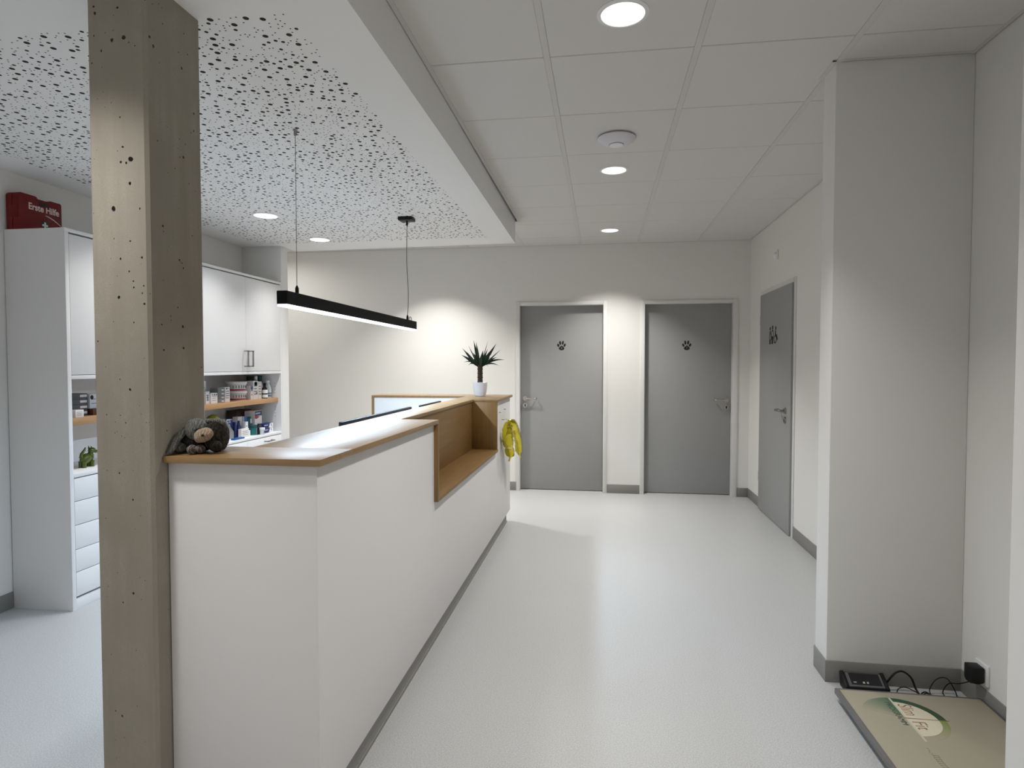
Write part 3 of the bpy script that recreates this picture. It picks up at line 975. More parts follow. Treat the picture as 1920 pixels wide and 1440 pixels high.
def Q(zx, zy, d=0.0):
    """local drawing units of the toy -> world; d metres away from the viewer"""
    return org + ex * ((zx - 850) * U - 0.518 * d) + ey * d + Vector((0, 0, (968 - zy) * U))
t = thing('plush_dog', tuple(org), 'grey floppy-eared plush dog lying on the counter against the pillar', 'stuffed toy')
rz = 0.145
bd = MB()
bd.ell(Q(1275, 650, 0.070), (0.033, 0.055, 0.0495), (0, 0, rz), 28, 18, 0.004, 60)
bd.ell(Q(930, 760, 0.075), (0.052, 0.05, 0.033), (0, 0, rz), 28, 18, 0.004, 60)
bd.build('body', furd, t)
hd = MB().ell(Q(885, 500, 0.045), (0.0335, 0.032, 0.036), (0, -0.35, rz), 28, 18, 0.003, 70).build('head', fur, t)
MB().ell(Q(1012, 592, 0.012), (0.030, 0.019, 0.0215), (0, -0.42, rz), 24, 16, 0.0025, 90).build('muzzle', tan, hd)
MB().ell(Q(990, 585, -0.0085), (0.0042, 0.003, 0.0038), (0, 0, rz), 12, 8).build('nose', M['black'], hd)
MB().tube([Q(832, 520, 0.016), Q(850, 500, 0.0125), Q(880, 478, 0.0115), Q(908, 466, 0.013), Q(922, 472, 0.014)], [0.001, 0.0016, 0.0018, 0.0016, 0.001], 8).build('eye_stitch', M['black'], hd)
def flap(name, pts, rr, m, parent, squash=0.55):
    f = MB()
    puff(f, pts, rr, 0.0025)
    return f.build(name, m, parent)
flap('ear', [Q(720, 470, 0.040), Q(640, 505, 0.030), Q(550, 610, 0.018), Q(460, 745, 0.004), Q(395, 850, -0.008), Q(345, 915, -0.014), Q(318, 938, -0.018)], [0.006, 0.0095, 0.0105, 0.0100, 0.0090, 0.0070, 0.003], fur, hd)
flap('ear', [Q(1010, 350, 0.055), Q(1100, 340, 0.06), Q(1220, 345, 0.062), Q(1340, 350, 0.06), Q(1420, 375, 0.055), Q(1455, 400, 0.05)], [0.004, 0.0075, 0.0085, 0.0085, 0.008, 0.003], fur, hd)
for zx, zy, d, r, m_ in ((780, 872, 0.012, 0.0145, pink), (560, 850, 0.03, 0.015, fur), (945, 865, 0.02, 0.0135, pink), (1250, 810, 0.025, 0.016, furd)):
    MB().ell(Q(zx, zy, d), (r * 1.05, r * 1.2, r * 0.95), (0, 0, rz), 18, 12, 0.002, 90).build('paw', m_, t)
MB().ell(Q(1380, 800, 0.10), (0.016, 0.03, 0.026), (0, 0, rz), 18, 12, 0.003, 80).build('hind_leg', furd, t)

# ------------------------------------------------------------------ wall cupboards on the left
CX, CB = -2.996, -3.385
ZS, ZC = 1.106, 0.788     # oak shelf top, lower work surface
def cupboard(y0, y1, label, near_side, drawers_two):
    t = thing('tall_cupboard', ((CX + CB) / 2, (y0 + y1) / 2, 0), label, 'cupboard', 'white cupboards along the left wall')
    s = 0.026
    c = MB()
    c.box(CB, y0, 0, CX, y0 + s, 2.17, 0.001)
    c.box(CB, y1 - s * 0.7, 0, CX, y1, 2.17, 0.001)
    c.box(CB, y0, 2.17, CX, y1, 2.19, 0.001)
    c.box(CB, y0 + s, 1.333, CX, y1 - s * 0.7, 1.356, 0.001)
    c.box(CB, y0 + s, 0.766, CX, y1 - s * 0.7, ZC, 0.001)
    c.box(CB, y0 + s, 0.05, CB + 0.008, y1 - s * 0.7, 2.17)
    c.box(CB + 0.01, y0 + s, 0, CX - 0.004, y1 - s * 0.7, 0.062, 0.001)
    c.build('carcass', M['cab'], t)
    a, b = y0 + s, y1 - s * 0.7
    mid = (a + b) / 2
    MB().box(CB + 0.008, a + 0.001, ZS - 0.042, -3.028, b - 0.001, ZS, 0.001).build('shelf', M['oakS'], t)
    for k, (p, q) in enumerate(((a + 0.003, mid - 0.0015), (mid + 0.0015, b - 0.003))):
        d = MB().box(CX - 0.019, p, 1.359, CX - 0.0005, q, 2.160, 0.001).build('door', M['cab'], t)
        hy = (mid - 0.034) if k == 0 else (mid + 0.040)
        bar_handle(d, hy, 1.398, 1.536, True)
    for k, (p, q) in enumerate(((a + 0.003, mid - 0.0015), (mid + 0.0015, b - 0.003))):
        zs = [0.762, 0.628, 0.490, 0.349, 0.217, 0.074]
        for z1, z0 in zip(zs, zs[1:]):
            d = MB().box(CX - 0.019, p, z0 + 0.002, CX - 0.0005, q, z1 - 0.002, 0.001).build('drawer', M['cab'], t)
            yc = (p + q) / 2 + 0.04
            bar_handle(d, z0 + 0.094, yc - 0.06, yc + 0.06, False)
    if not near_side:
        for z in (0.93, 0.96, 0.99, 1.02, 1.15, 1.18, 1.21, 1.24):
            MB().lathe([(0.0032, 0), (0.0032, -0.0004), (0.0001, -0.0004)], (-3.06, b, z), 10, 'Y').build('shelf_pin_hole', M['black'], t)
    return t

def bar_handle(parent, c, a, b, vertical):
    m = MB()
    x0, x1 = CX - 0.0005, CX + 0.040
    if vertical:
        m.box(x0, c, a, x1, c + 0.013, a + 0.009, 0.001)
        m.box(x0, c, b - 0.009, x1, c + 0.013, b, 0.001)
        m.box(x1 - 0.009, c, a, x1, c + 0.013, b, 0.001)
    else:
        m.box(x0, a, c, x1, a + 0.008, c + 0.010, 0.001)
        m.box(x0, b - 0.008, c, x1, b, c + 0.010, 0.001)
        m.box(x1 - 0.006, a, c, x1, b, c + 0.010, 0.001)
    return m.build('handle', M['handle'], parent)

cupboard(3.086, 4.267, 'tall white cupboard nearest the viewer, half hidden by the pillar', True, True)
cupboard(4.268, 5.448, 'tall white cupboard beyond the pillar with two bar handles and open oak shelf', False, True)

# ------------------------------------------------------------------ things on the cupboard shelves
print_m = mat('print_grey', (0.16, 0.16, 0.17), 0.7)
paper = mat('carton_white', (0.72, 0.68, 0.66), 0.65)
paperc = mat('carton_cool', (0.60, 0.64, 0.68), 0.65)
greyc = mat('carton_grey', (0.17, 0.175, 0.17), 0.6)
dkgrey = mat('box_dark_grey', (0.075, 0.078, 0.082), 0.5)
brown = mat('brown_box', (0.10, 0.035, 0.015), 0.6)
brownd = mat('brown_carton', (0.075, 0.05, 0.038), 0.7)
navy = mat('navy_print', (0.012, 0.022, 0.11), 0.5)
blue = mat('blue_print', (0.010, 0.10, 0.33), 0.45)
teal = mat('teal_print', (0.005, 0.13, 0.13), 0.45)
dteal = mat('dark_teal', (0.004, 0.06, 0.065), 0.4)
red = mat('red_print', (0.35, 0.02, 0.03), 0.5)
steelb = mat('blue_grey_print', (0.10, 0.14, 0.22), 0.5)

def lines(parent, x, y0, y1, z0, z1, n, m=None, h=0.0022, gap=0.2):
    """short printed strokes standing for text too small to read, on a face looking along +X"""
    b = MB()
    for k in range(n):
        z = z1 - (z1 - z0) * (k + 0.5) / n
        e = y1 - (y1 - y0) * random.uniform(0, gap)
        b.box(x - 0.0001, y0, z - h / 2, x + 0.0004, e, z + h / 2)
    return b.build('printed_lines', m or print_m, parent)

def carton(y0, y1, z0, z1, label, m, xf=-3.08, dep=0.07, cat='box', name='carton', group='cartons on the oak shelf', nlines=3, extra=None, lm=None):
    t = thing(name, (xf - dep / 2, (y0 + y1) / 2, z0), label, cat, group)
    MB().box(xf - dep, y0, z0, xf, y1, z1, 0.0012).build('box_body', m, t)
    if nlines:
        w_ = y1 - y0
        lines(t, xf, y0 + w_ * 0.15, y1 - w_ * 0.12, z0 + (z1 - z0) * 0.2, z0 + (z1 - z0) * 0.8, nlines, lm, h=(z1 - z0) * 0.05)
    if extra:
        extra(t, xf)
    return t

def spot(y, z, ry, rz, m, name='logo'):
    def f(t, x):
        MB().prism([(y + ry * math.cos(2 * PI * k / 20), z + rz * math.sin(2 * PI * k / 20)) for k in range(20)], 'X', x - 0.0001, x + 0.0006).build(name, m, t)
    return f

def band(y0, y1, z0, z1, m, name='printed_band'):
    def f(t, x):
        MB().box(x - 0.0001, y0, z0, x + 0.0005, y1, z1).build(name, m, t)
    return f

def both(*fs):
    def f(t, x):
        for q in fs:
            q(t, x)
    return f

e = 0.0
carton(4.432, 4.480, ZS, 1.205, 'slim white carton at the left end of the visible oak shelf', paper, extra=band(4.450, 4.462, 1.13, 1.175, steelb))
carton(4.484, 4.567, ZS, 1.189, 'white carton with three dots along its top edge', paper, xf=-3.07, extra=both(spot(4.503, 1.176, 0.007, 0.005, greyc), spot(4.528, 1.176, 0.007, 0.006, navy), spot(4.552, 1.176, 0.007, 0.006, dteal)))
carton(4.425, 4.572, ZS, 1.2051, 'pale teal carton lying behind the white ones', mat('carton_teal_grey', (0.22, 0.32, 0.33), 0.6), xf=-3.165, dep=0.10, nlines=2)
carton(4.430, 4.572, 1.2055, 1.284, 'white carton stacked on top of the teal one', paperc, xf=-3.17, dep=0.09, nlines=2, extra=band(4.44, 4.50, 1.228, 1.238, navy))
for k in range(4):
    z0 = ZS + 0.0305 * k
    carton(4.590, 4.674, z0, z0 + 0.030, ['lowest', 'second from the bottom', 'third from the bottom', 'topmost'][k] + ' of the four flat grey cartons stacked together', greyc, nlines=0, extra=band(4.635, 4.670, z0 + 0.006, z0 + 0.016, paperc, 'paper_label'), group='stack of flat grey cartons')
carton(4.684, 4.750, ZS, 1.229, 'tall white carton right of the flat grey stack', paper, extra=both(spot(4.708, 1.217, 0.012, 0.006, navy), spot(4.738, 1.217, 0.006, 0.005, steelb)), nlines=4)

def tub(z0, label):
    y, x, r = 4.955, -3.155, 0.088
    t = thing('plastic_tub', (x, y, z0), label, 'tub', 'white plastic tubs on the oak shelf')
    MB().lathe([(r * 0.86, 0.0), (r * 0.88, 0.003), (r * 0.96, 0.066)], (x, y, z0), 40).build('tub_body', mat('tub_white', (0.60, 0.60, 0.61), 0.4), t)
    MB().lathe([(r * 1.0, 0.062), (r * 1.02, 0.064), (r * 1.02, 0.078), (r * 0.99, 0.081), (r * 0.5, 0.0805), (0.001, 0.0805)], (x, y, z0), 40, cap1=False).build('lid', paper, t)
    MB().lathe([(r * 0.862, 0.005), (r * 0.884, 0.005), (r * 0.902, 0.018), (r * 0.88, 0.018)], (x, y, z0), 40, cap0=False, cap1=False).build('red_band', red, t)
    b = MB()
    for k in range(9):
        a = -1.25 + k * 0.27
        q = r * 0.945
        b.box(x + q * math.cos(a) - 0.001, y + q * math.sin(a) - 0.004, z0 + 0.026, x + q * math.cos(a) + 0.002, y + q * math.sin(a) + 0.004, z0 + 0.05)
    b.build('printed_lines', print_m, t)
tub(ZS, 'lower of the two stacked white tubs with red band')
tub(ZS + 0.0812, 'upper of the two stacked white tubs with red band')

carton(5.058, 5.096, ZS, 1.225, 'narrow white carton with a dark square, right of the tubs', paper, extra=both(band(5.066, 5.088, 1.188, 1.208, print_m), band(5.058, 5.096, 1.2, 1.225, steelb)), nlines=2)
carton(5.099, 5.178, ZS, 1.271, 'tall white carton with a dark oval emblem', paper, extra=both(spot(5.140, 1.243, 0.026, 0.021, navy), spot(5.140, 1.243, 0.015, 0.013, steelb), band(5.14, 5.165, 1.155, 1.168, print_m)), nlines=4)
carton(5.181, 5.236, ZS, 1.262, 'plain white carton right of the one with the oval emblem', paper, nlines=4)
carton(5.30, 5.365, ZS, 1.308, 'dark carton standing behind the white cartons', dkgrey, xf=-3.20, nlines=0)

def bottle(y, x, z0, prof, m, label, cap=None, capm=None, lab=None, labm=None, group='bottles on the oak shelf'):
    t = thing('bottle', (x, y, z0), label, 'bottle', group)
    MB().lathe(prof, (x, y, z0), 28).build('bottle_body', m, t)
    if cap:
        MB().lathe(cap, (x, y, z0), 24).build('cap', capm, t)
    if lab:
        for r, a, b in lab:
            MB().lathe([(r - 0.001, a), (r, a), (r, b), (r - 0.001, b)], (x, y, z0), 28, cap0=False, cap1=False).build('paper_label', labm, t)
    return t
amber = mat('amber_glass', (0.02, 0.012, 0.008), 0.15)
bottle(5.270, -3.07, ZS, [(0.024, 0), (0.026, 0.003), (0.026, 0.075), (0.022, 0.092), (0.011, 0.108), (0.011, 0.118)], amber, 'dark bottle with white label and black cap', [(0.013, 0.116), (0.013, 0.138), (0.012, 0.140)], M['black'], [(0.0266, 0.008, 0.036), (0.0266, 0.048, 0.080)], M['white_pl'])
bottle(5.372, -3.10, ZS, [(0.032, 0), (0.034, 0.003), (0.034, 0.045), (0.033, 0.085), (0.022, 0.115), (0.017, 0.125), (0.017, 0.15)], paperc, 'pale bottle with a tapered neck at the right end of the shelf', [(0.020, 0.142), (0.019, 0.160), (0.016, 0.162)], M['white_pl'], [(0.0346, 0.012, 0.028), (0.0346, 0.034, 0.05)], steelb)
bottle(5.355, -3.168, ZS, [(0.026, 0), (0.027, 0.003), (0.027, 0.12), (0.02, 0.14), (0.013, 0.145), (0.013, 0.15)], paperc, 'pale bottle with a dark teal cap behind the dark bottle', [(0.021, 0.148), (0.021, 0.205), (0.019, 0.208)], dteal, [(0.0276, 0.09, 0.125)], M['white_pl'])
bottle(5.272, -3.158, ZS, [(0.018, 0), (0.019, 0.003), (0.019, 0.15), (0.012, 0.165), (0.012, 0.172)], steelb, 'slim blue-grey bottle behind the white cartons', [(0.014, 0.17), (0.014, 0.202), (0.012, 0.204)], M['white_pl'])

# near cupboard, left of the pillar
for k in range(4):
    z0 = ZS + 0.034 * k
    carton(3.25, 3.362, z0, z0 + 0.0335, ['lowest', 'second from below', 'third from below', 'uppermost'][k] + ' of the dark grey boxes stacked left of the pillar', dkgrey, xf=-3.13, dep=0.10, nlines=0, group='dark grey boxes left of the pillar', extra=band(3.308, 3.358, z0 + 0.012, z0 + 0.026, paper, 'paper_label'))
carton(3.19, 3.248, ZS, 1.15, 'small white carton in front of the dark grey boxes', paper, xf=-3.05, dep=0.05, nlines=3)
carton(3.370, 3.42, ZS, 1.145, 'red brown box beside the dark grey boxes', brown, xf=-3.10, dep=0.06, nlines=0)
carton(3.370, 3.43, 1.1455, 1.235, 'pale carton with a black spot on the red brown box', paperc, xf=-3.12, dep=0.05, nlines=2, extra=spot(3.385, 1.215, 0.012, 0.014, M['black']))

# lower compartment of the far cupboard
g = 'things on the lower cupboard surface'
t = thing('leaflet_holder', (-3.13, 4.84, ZC), 'grey angled file with blue leaflets and three square holes', 'leaflet holder')
fileg = mat('file_grey', (0.25, 0.245, 0.24), 0.5)
# side plate with a slanted front edge, seen square-on
ya, yb = 4.726, 4.86
sp_ = [(ya, ZC), (ya, 0.945), (ya + 0.012, 0.945), (ya + 0.115, 0.845), (ya + 0.115, ZC)]
MB().prism(sp_, 'X', -3.112, -3.108).build('side_plate', fileg, t)
MB().prism(sp_, 'X', -3.232, -3.228).build('side_plate', fileg, t)
MB().box(-3.228, ya, ZC, -3.112, ya + 0.115, ZC + 0.004).box(-3.228, ya, ZC + 0.004, -3.112, ya + 0.003, 0.945).build('file_tray', fileg, t)
h = MB()
for z in (0.806, 0.837, 0.868):
    h.box(-3.108, ya + 0.014, z, -3.1074, ya + 0.036, z + 0.021)
h.build('square_hole', M['black'], t)
t2 = thing('blue_leaflet', (-3.17, 4.80, 0.80), 'navy blue leaflet with pale paw shapes in the grey file', 'leaflet')
MB().prism([(4.733, 0.93), (4.760, 0.958), (4.845, 0.953), (4.845, 0.80), (4.800, 0.80), (4.745, 0.83)], 'X', -3.125, -3.119).build('sheet', navy, t2)
b = MB()
for yy, zz, r1, r2 in ((4.775, 0.925, 0.008, 0.012), (4.803, 0.93, 0.007, 0.011), (4.793, 0.895, 0.013, 0.017)):
    b.prism([(yy + r1 * math.cos(2 * PI * k / 18), zz + r2 * math.sin(2 * PI * k / 18)) for k in range(18)], 'X', -3.1192, -3.1184)
b.prism([(4.735, 0.931), (4.762, 0.957), (4.84, 0.952), (4.80, 0.943), (4.766, 0.944), (4.75, 0.925)], 'X', -3.1192, -3.1186)
b.build('pale_print', mat('pale_blue', (0.45, 0.52, 0.68), 0.5), t2)
carton(4.848, 4.872, ZC, 0.925, 'thin navy carton behind the small white box', navy, xf=-3.10, dep=0.05, nlines=0, group=g)
bottle(4.925, -3.115, ZC, [(0.021, 0), (0.022, 0.002), (0.022, 0.085), (0.012, 0.11), (0.009, 0.13), (0.009, 0.142)], navy, 'small navy bottle with a thin neck behind the white box', group=g)
carton(4.868, 4.982, ZC, 0.862, 'small white box with grey print in front of the grey file', paper, xf=-3.055, dep=0.03, nlines=3, group=g)
MBb = MB().box(-3.048, 4.70, ZC, -3.008, 4.845, ZC + 0.014, 0.005)
tag(MBb.build('blue_case', blue), 'flat blue case lying on the lower cupboard surface', 'case', g)
carton(5.00, 5.062, ZC, 0.955, 'tall white carton behind the small white box', paper, xf=-3.17, dep=0.05, nlines=0, group=g)
carton(5.066, 5.112, ZC, 0.953, 'tall carton with a bright blue upper half', paperc, xf=-3.15, dep=0.05, nlines=0, group=g, extra=band(5.066, 5.112, 0.905, 0.953, blue))
carton(4.988, 5.028, ZC, 0.914, 'slim white carton in front of the blue topped one', M['white_pl'], xf=-3.09, dep=0.04, nlines=3, group=g)
carton(5.040, 5.062, ZC, 0.835, 'tiny white carton left of the teal jar', M['white_pl'], xf=-3.09, dep=0.03, nlines=0, group=g)
def jar(y, x, z0, label, h, r):
    t = thing('jar', (x, y, z0), label, 'jar', 'teal jars on the lower cupboard surface')
    MB().lathe([(r * 0.96, 0), (r, 0.003), (r, h * 0.72)], (x, y, z0), 28).build('jar_body', teal, t)
    MB().lathe([(r * 1.04, h * 0.72), (r * 1.04, h * 0.97), (r, h)], (x, y, z0), 28).build('lid', dteal, t)
    MB().box(x + r * 0.75, y + r * 0.02, z0 + h * 0.06, x + r * 1.01, y + r * 0.62, z0 + h * 0.68).build('paper_label', M['white_pl'], t)
jar(5.098, -3.085, ZC, 'teal jar with white label, lower one beside the white cartons', 0.088, 0.032)
t_ = carton(5.118, 5.168, ZC, 0.884, 'dark teal box carrying the upper teal jar', dteal, xf=-3.135, dep=0.06, nlines=0, group=g)
jar(5.145, -3.165, 0.8845, 'upper teal jar with white label standing on the dark box', 0.062, 0.026)
carton(5.130, 5.365, ZC, 1.000, 'large brown carton at the back of the lower compartment', brownd, xf=-3.262, dep=0.10, nlines=0, group=g)
def swoosh(t, x):
    MB().box(x - 0.0001, 5.186, 0.948, x + 0.0005, 5.301, 0.99).build('navy_band', navy, t)
    MB().prism([(5.186, 0.952), (5.186, 0.926), (5.21, 0.920), (5.235, 0.928), (5.262, 0.938), (5.235, 0.944), (5.212, 0.952)], 'X', x - 0.0001, x + 0.0007).build('red_swoosh', red, t)
    lines(t, x + 0.0005, 5.196, 5.28, 0.962, 0.978, 2, paperc, 0.005, 0.05)
carton(5.184, 5.303, ZC, 0.993, 'large white carton with navy top band and red swoosh', paper, xf=-3.12, dep=0.10, nlines=0, group=g, extra=swoosh)
MBt = MB().prism([(5.102, ZC), (5.102, 0.842), (5.136, 0.885), (5.172, 0.868), (5.172, ZC)], 'X', -3.064, -3.045)
t_ = MBt
tag(t_.build('dark_pouch', mat('navy_black_pouch', (0.006, 0.007, 0.02), 0.5)), 'pointed dark navy pouch in front of the large white carton', 'pouch', g)
t = thing('jar', (-3.02, 5.135, ZC), 'small white lidded jar in front of the dark pouch', 'jar', g)
MB().lathe([(0.018, 0), (0.020, 0.002), (0.0215, 0.045)], (-3.02, 5.135, ZC), 28).build('jar_body', mat('jar_white', (0.62, 0.66, 0.70), 0.4), t)
MB().lathe([(0.0235, 0.044), (0.0235, 0.060), (0.022, 0.062)], (-3.02, 5.135, ZC), 28).build('lid', M['white_pl'], t)
MB().box(-3.001, 5.128, ZC + 0.012, -2.9985, 5.142, ZC + 0.036).build('paper_label', steelb, t)
for k in range(2):
    z0 = ZC + 0.0435 * k
    def ex_(t, x, z0=z0):
        MB().prism([(5.300, z0 + 0.001), (5.318, z0 + 0.042), (5.372, z0 + 0.042), (5.372, z0 + 0.001)], 'X', x - 0.0001, x + 0.0005).build('white_panel', M['white_pl'], t)
        MB().prism([(5.330, z0 + 0.036), (5.342, z0 + 0.036), (5.352, z0 + 0.012), (5.342, z0 + 0.012)], 'X', x + 0.0005, x + 0.001).build('dark_figure', print_m, t)
        lines(t, x, 5.222, 5.285, z0 + 0.018, z0 + 0.036, 1, paperc, 0.005, 0.1)
    carton(5.214, 5.372, z0, z0 + 0.043, ['lower', 'upper'][k] + ' of two flat navy and white cartons at the right', navy, xf=-3.05, dep=0.06, nlines=0, group='flat navy cartons at the right', extra=ex_)

# glossy green figures
green = mat('green_glaze', (0.075, 0.105, 0.010), 0.18, var=0.35, scale=60)
yx, xx = 3.352, -3.13
t = thing('green_figurine', (xx, yx, ZC), 'glossy green dinosaur figurine in the cupboard left of the pillar', 'figurine')
b = MB()
b.ell((xx, yx - 0.012, ZC + 0.052), (0.024, 0.040, 0.032), (0.35, 0, 0), 22, 14)
b.ell((xx, yx + 0.020, ZC + 0.062), (0.020, 0.022, 0.030), (0, 0, 0), 18, 12)
b.build('body', green, t)
for dy, dx in ((-0.036, 0.012), (-0.036, -0.012), (0.022, 0.012), (0.022, -0.012)):
    MB().tube([(xx + dx, yx + dy, ZC), (xx + dx, yx + dy, ZC + 0.012), (xx + dx, yx + dy, ZC + 0.04)], [0.0125, 0.0115, 0.013], 14).build('leg', green, t)
hd = MB().ell((xx + 0.004, yx + 0.030, ZC + 0.098), (0.018, 0.024, 0.019)).build('head', green, t)
MB().ell((xx + 0.012, yx + 0.050, ZC + 0.090), (0.013, 0.014, 0.010)).build('snout', green, hd)
for dx in (-0.008, 0.010):
    MB().tube([(xx + dx, yx + 0.022, ZC + 0.110), (xx + dx, yx + 0.018, ZC + 0.128)], [0.006, 0.001], 8).build('ear', green, hd)
MB().tube([(xx, yx - 0.045, ZC + 0.06), (xx, yx - 0.042, ZC + 0.085), (xx, yx - 0.022, ZC + 0.105), (xx, yx - 0.012, ZC + 0.122)], [0.012, 0.009, 0.007, 0.003], 12).build('tail', green, t)
y_, x_ = 4.548, -3.10
t = thing('green_figurine', (x_, y_, ZC), 'olive green round-headed figurine peeking out behind the plush dog', 'figurine')
MB().lathe([(0.045, 0), (0.052, 0.02), (0.050, 0.09), (0.036, 0.150)], (x_, y_, ZC), 28).build('body', green, t)
MB().ell((x_, y_, ZC + 0.185), (0.048, 0.048, 0.042)).build('head', mat('olive_glaze', (0.16, 0.16, 0.015), 0.25), t)
MB().lathe([(0.050, 0.146), (0.056, 0.150), (0.056, 0.160), (0.048, 0.166)], (x_, y_, ZC), 28).build('dark_collar', M['black'], t)

# ------------------------------------------------------------------ first aid case on the cupboard
redm = mat('red_case', (0.155, 0.0035, 0.004), 0.45, spec=0.35)
fx = -3.292
t = thing('first_aid_case', (-3.335, 3.23, 2.19), 'red first aid case lying on top of the near cupboard', 'first aid case')
ca = [(3.094, 2.19), (3.376, 2.19), (3.376, 2.393), (3.368, 2.4015), (3.300, 2.4015), (3.286, 2.392), (3.216, 2.392), (3.205, 2.4045), (3.180, 2.4045), (3.106, 2.4045), (3.094, 2.392)]
MB().prism(ca, 'X', -3.378, -3.337, 0.003).build('rear_shell', redm, t)
MB().prism(ca, 'X', -3.334, fx, 0.003).build('front_shell', redm, t)
MB().box(-3.345, 3.10, 2.195, -3.325, 3.37, 2.385).build('seam', mat('dark_red', (0.10, 0.003, 0.003), 0.5), t)
MB().box(fx - 0.03, 3.216, 2.352, fx + 0.0012, 3.286, 2.380, 0.003).build('handle_recess', mat('deep_red', (0.03, 0.002, 0.002), 0.6), t)
MB().box(-3.36, 3.0915, 2.26, -3.30, 3.0945, 2.33, 0.001).build('latch', redm, t)
wt = mat('white_print', (0.75, 0.62, 0.60), 0.6)
text('lettering', 'Erste Hilfe', 0.053, wt, t, (fx + 0.0006, 3.152, 2.322), (0, 1, 0), (0, 0, 1), 0.0004, 'LEFT', 0.0012, 0.90)
sw = MB()
prev = None
for k in range(14):
    q = k / 13
    y = 3.262 + 0.108 * q
    z = 2.306 - 0.010 * math.sin(q * PI * 0.5) - 0.034 * q ** 2.2
    h = 0.003 + 0.004 * math.sin(q * PI) * 0.7
    cur = (y, z, h)
    if prev:
        sw.prism([(prev[0], prev[1] - prev[2] * 0.5), (cur[0], cur[1] - cur[2] * 0.5), (cur[0], cur[1] + cur[2] * 0.5), (prev[0], prev[1] + prev[2] * 0.5)], 'X', fx - 0.0001, fx + 0.0006)
    prev = cur
sw.build('swoosh', wt, t)
MB().box(fx - 0.0001, 3.235, 2.222, fx + 0.0004, 3.283, 2.272, 0.0001).build('emblem_square', mat('black_green', (0.004, 0.012, 0.006), 0.5), t)
MB().prism([(3.240, 2.2405), (3.253, 2.2405), (3.253, 2.2275), (3.265, 2.2275), (3.265, 2.2405), (3.278, 2.2405), (3.278, 2.2525), (3.265, 2.2525), (3.265, 2.2655), (3.253, 2.2655), (3.253, 2.2525), (3.240, 2.2525)], 'X', fx + 0.0003, fx + 0.0009).build('white_cross', mat('emblem_white', (0.7, 0.75, 0.7), 0.5), t)

# ------------------------------------------------------------------ floor scale
t = thing('floor_scale', (1.26, 2.26, 0), 'low platform scale with beige mat on the floor beside the pier', 'scale')
x0, x1, y0, y1, zt = 0.979, 1.542, 1.78, 2.728, 0.056
stl = mat('scale_grey', (0.16, 0.155, 0.15), 0.4, metal=0.3)
MB().box(x0, y0, 0.030, x1, y1, zt - 0.003, 0.003).build('platform_tray', stl, t)
MB().box(x0 + 0.014, y0 + 0.014, zt - 0.003, x1 - 0.012, y1 - 0.018, zt, 0.001).build('top_mat', scale_mat(), t)
MB().box(x0 + 0.02, y0 + 0.02, 0.004, x1 - 0.02, y1 - 0.02, 0.030).build('underframe', mat('dark_green_black', (0.008, 0.016, 0.014), 0.5), t)
for x in (x0 + 0.05, x1 - 0.05):
    for y in (y0 + 0.05, y1 - 0.05):
        MB().lathe([(0.018, 0), (0.018, 0.005)], (x, y, 0), 16).build('foot', M['black'], t)
def flat(pts, m, name, dz=0.0004):
    return MB().prism(pts, 'Z', zt - 0.0002, zt + dz).build(name, m, t, smooth=False)
cx_, cy_ = 1.166, 2.523
def fan_grad(name, c0, angs, r0, r1, ca_, cb_):
    """printed sector that fades into the mat colour"""
    m, nt, bs = new_mat(name + '_ink')
    ge = N(nt, 'ShaderNodeNewGeometry')
    sx_ = N(nt, 'ShaderNodeVectorMath', operation='SUBTRACT')
    sx_.inputs[1].default_value = (c0[0], c0[1], zt)
    nt.links.new(ge.outputs['Position'], sx_.inputs[0])
    sp2 = N(nt, 'ShaderNodeSeparateXYZ')
    nt.links.new(sx_.outputs[0], sp2.inputs[0])
    at = N(nt, 'ShaderNodeMath', operation='ARCTAN2')
    nt.links.new(sp2.outputs[1], at.inputs[0])
    nt.links.new(sp2.outputs[0], at.inputs[1])
    mr = N(nt, 'ShaderNodeMapRange')
    mr.inputs['From Min'].default_value = angs[0]
    mr.inputs['From Max'].default_value = angs[1]
    nt.links.new(at.outputs[0], mr.inputs['Value'])
    mxx = N(nt, 'ShaderNodeMix', data_type='RGBA')
    mxx.inputs[6].default_value = (*ca_, 1)
    mxx.inputs[7].default_value = (*cb_, 1)
    nt.links.new(mr.outputs[0], mxx.inputs['Factor'])
    nt.links.new(mxx.outputs[2], bs.inputs['Base Color'])
    bs.inputs['Roughness'].default_value = 0.5
    b_ = MB()
    n = 24
    for k in range(n):
        a, b2 = angs[0] + (angs[1] - angs[0]) * k / n, angs[0] + (angs[1] - angs[0]) * (k + 1) / n
        b_.prism([(c0[0] + r0 * math.cos(a), c0[1] + r0 * math.sin(a)), (c0[0] + r1 * math.cos(a), c0[1] + r1 * math.sin(a)), (c0[0] + r1 * math.cos(b2), c0[1] + r1 * math.sin(b2)), (c0[0] + r0 * math.cos(b2), c0[1] + r0 * math.sin(b2))], 'Z', zt - 0.0002, zt + 0.0003)
    return b_.build(name, m, t, smooth=False)
beige = (0.335, 0.30, 0.225)
fan_grad('green_arc', (cx_, cy_), (0.02, PI / 2), 0.117, 0.146, (0.03, 0.055, 0.02), (0.02, 0.075, 0.04))
fan_grad('lime_arc', (cx_, cy_), (0.0, -PI * 0.36), 0.117, 0.142, (0.20, 0.24, 0.05), beige)
fan_grad('green_fade', (cx_, cy_), (PI / 2, PI * 0.88), 0.004, 0.146, (0.05, 0.13, 0.075), beige)
wh = mat('logo_white', (0.60, 0.545, 0.41), 0.5)
flat([(cx_ + 0.117 * math.cos(-PI / 2 + PI * k / 30), cy_ + 0.117 * math.sin(-PI / 2 + PI * k / 30)) for k in range(31)], wh, 'logo_dome')
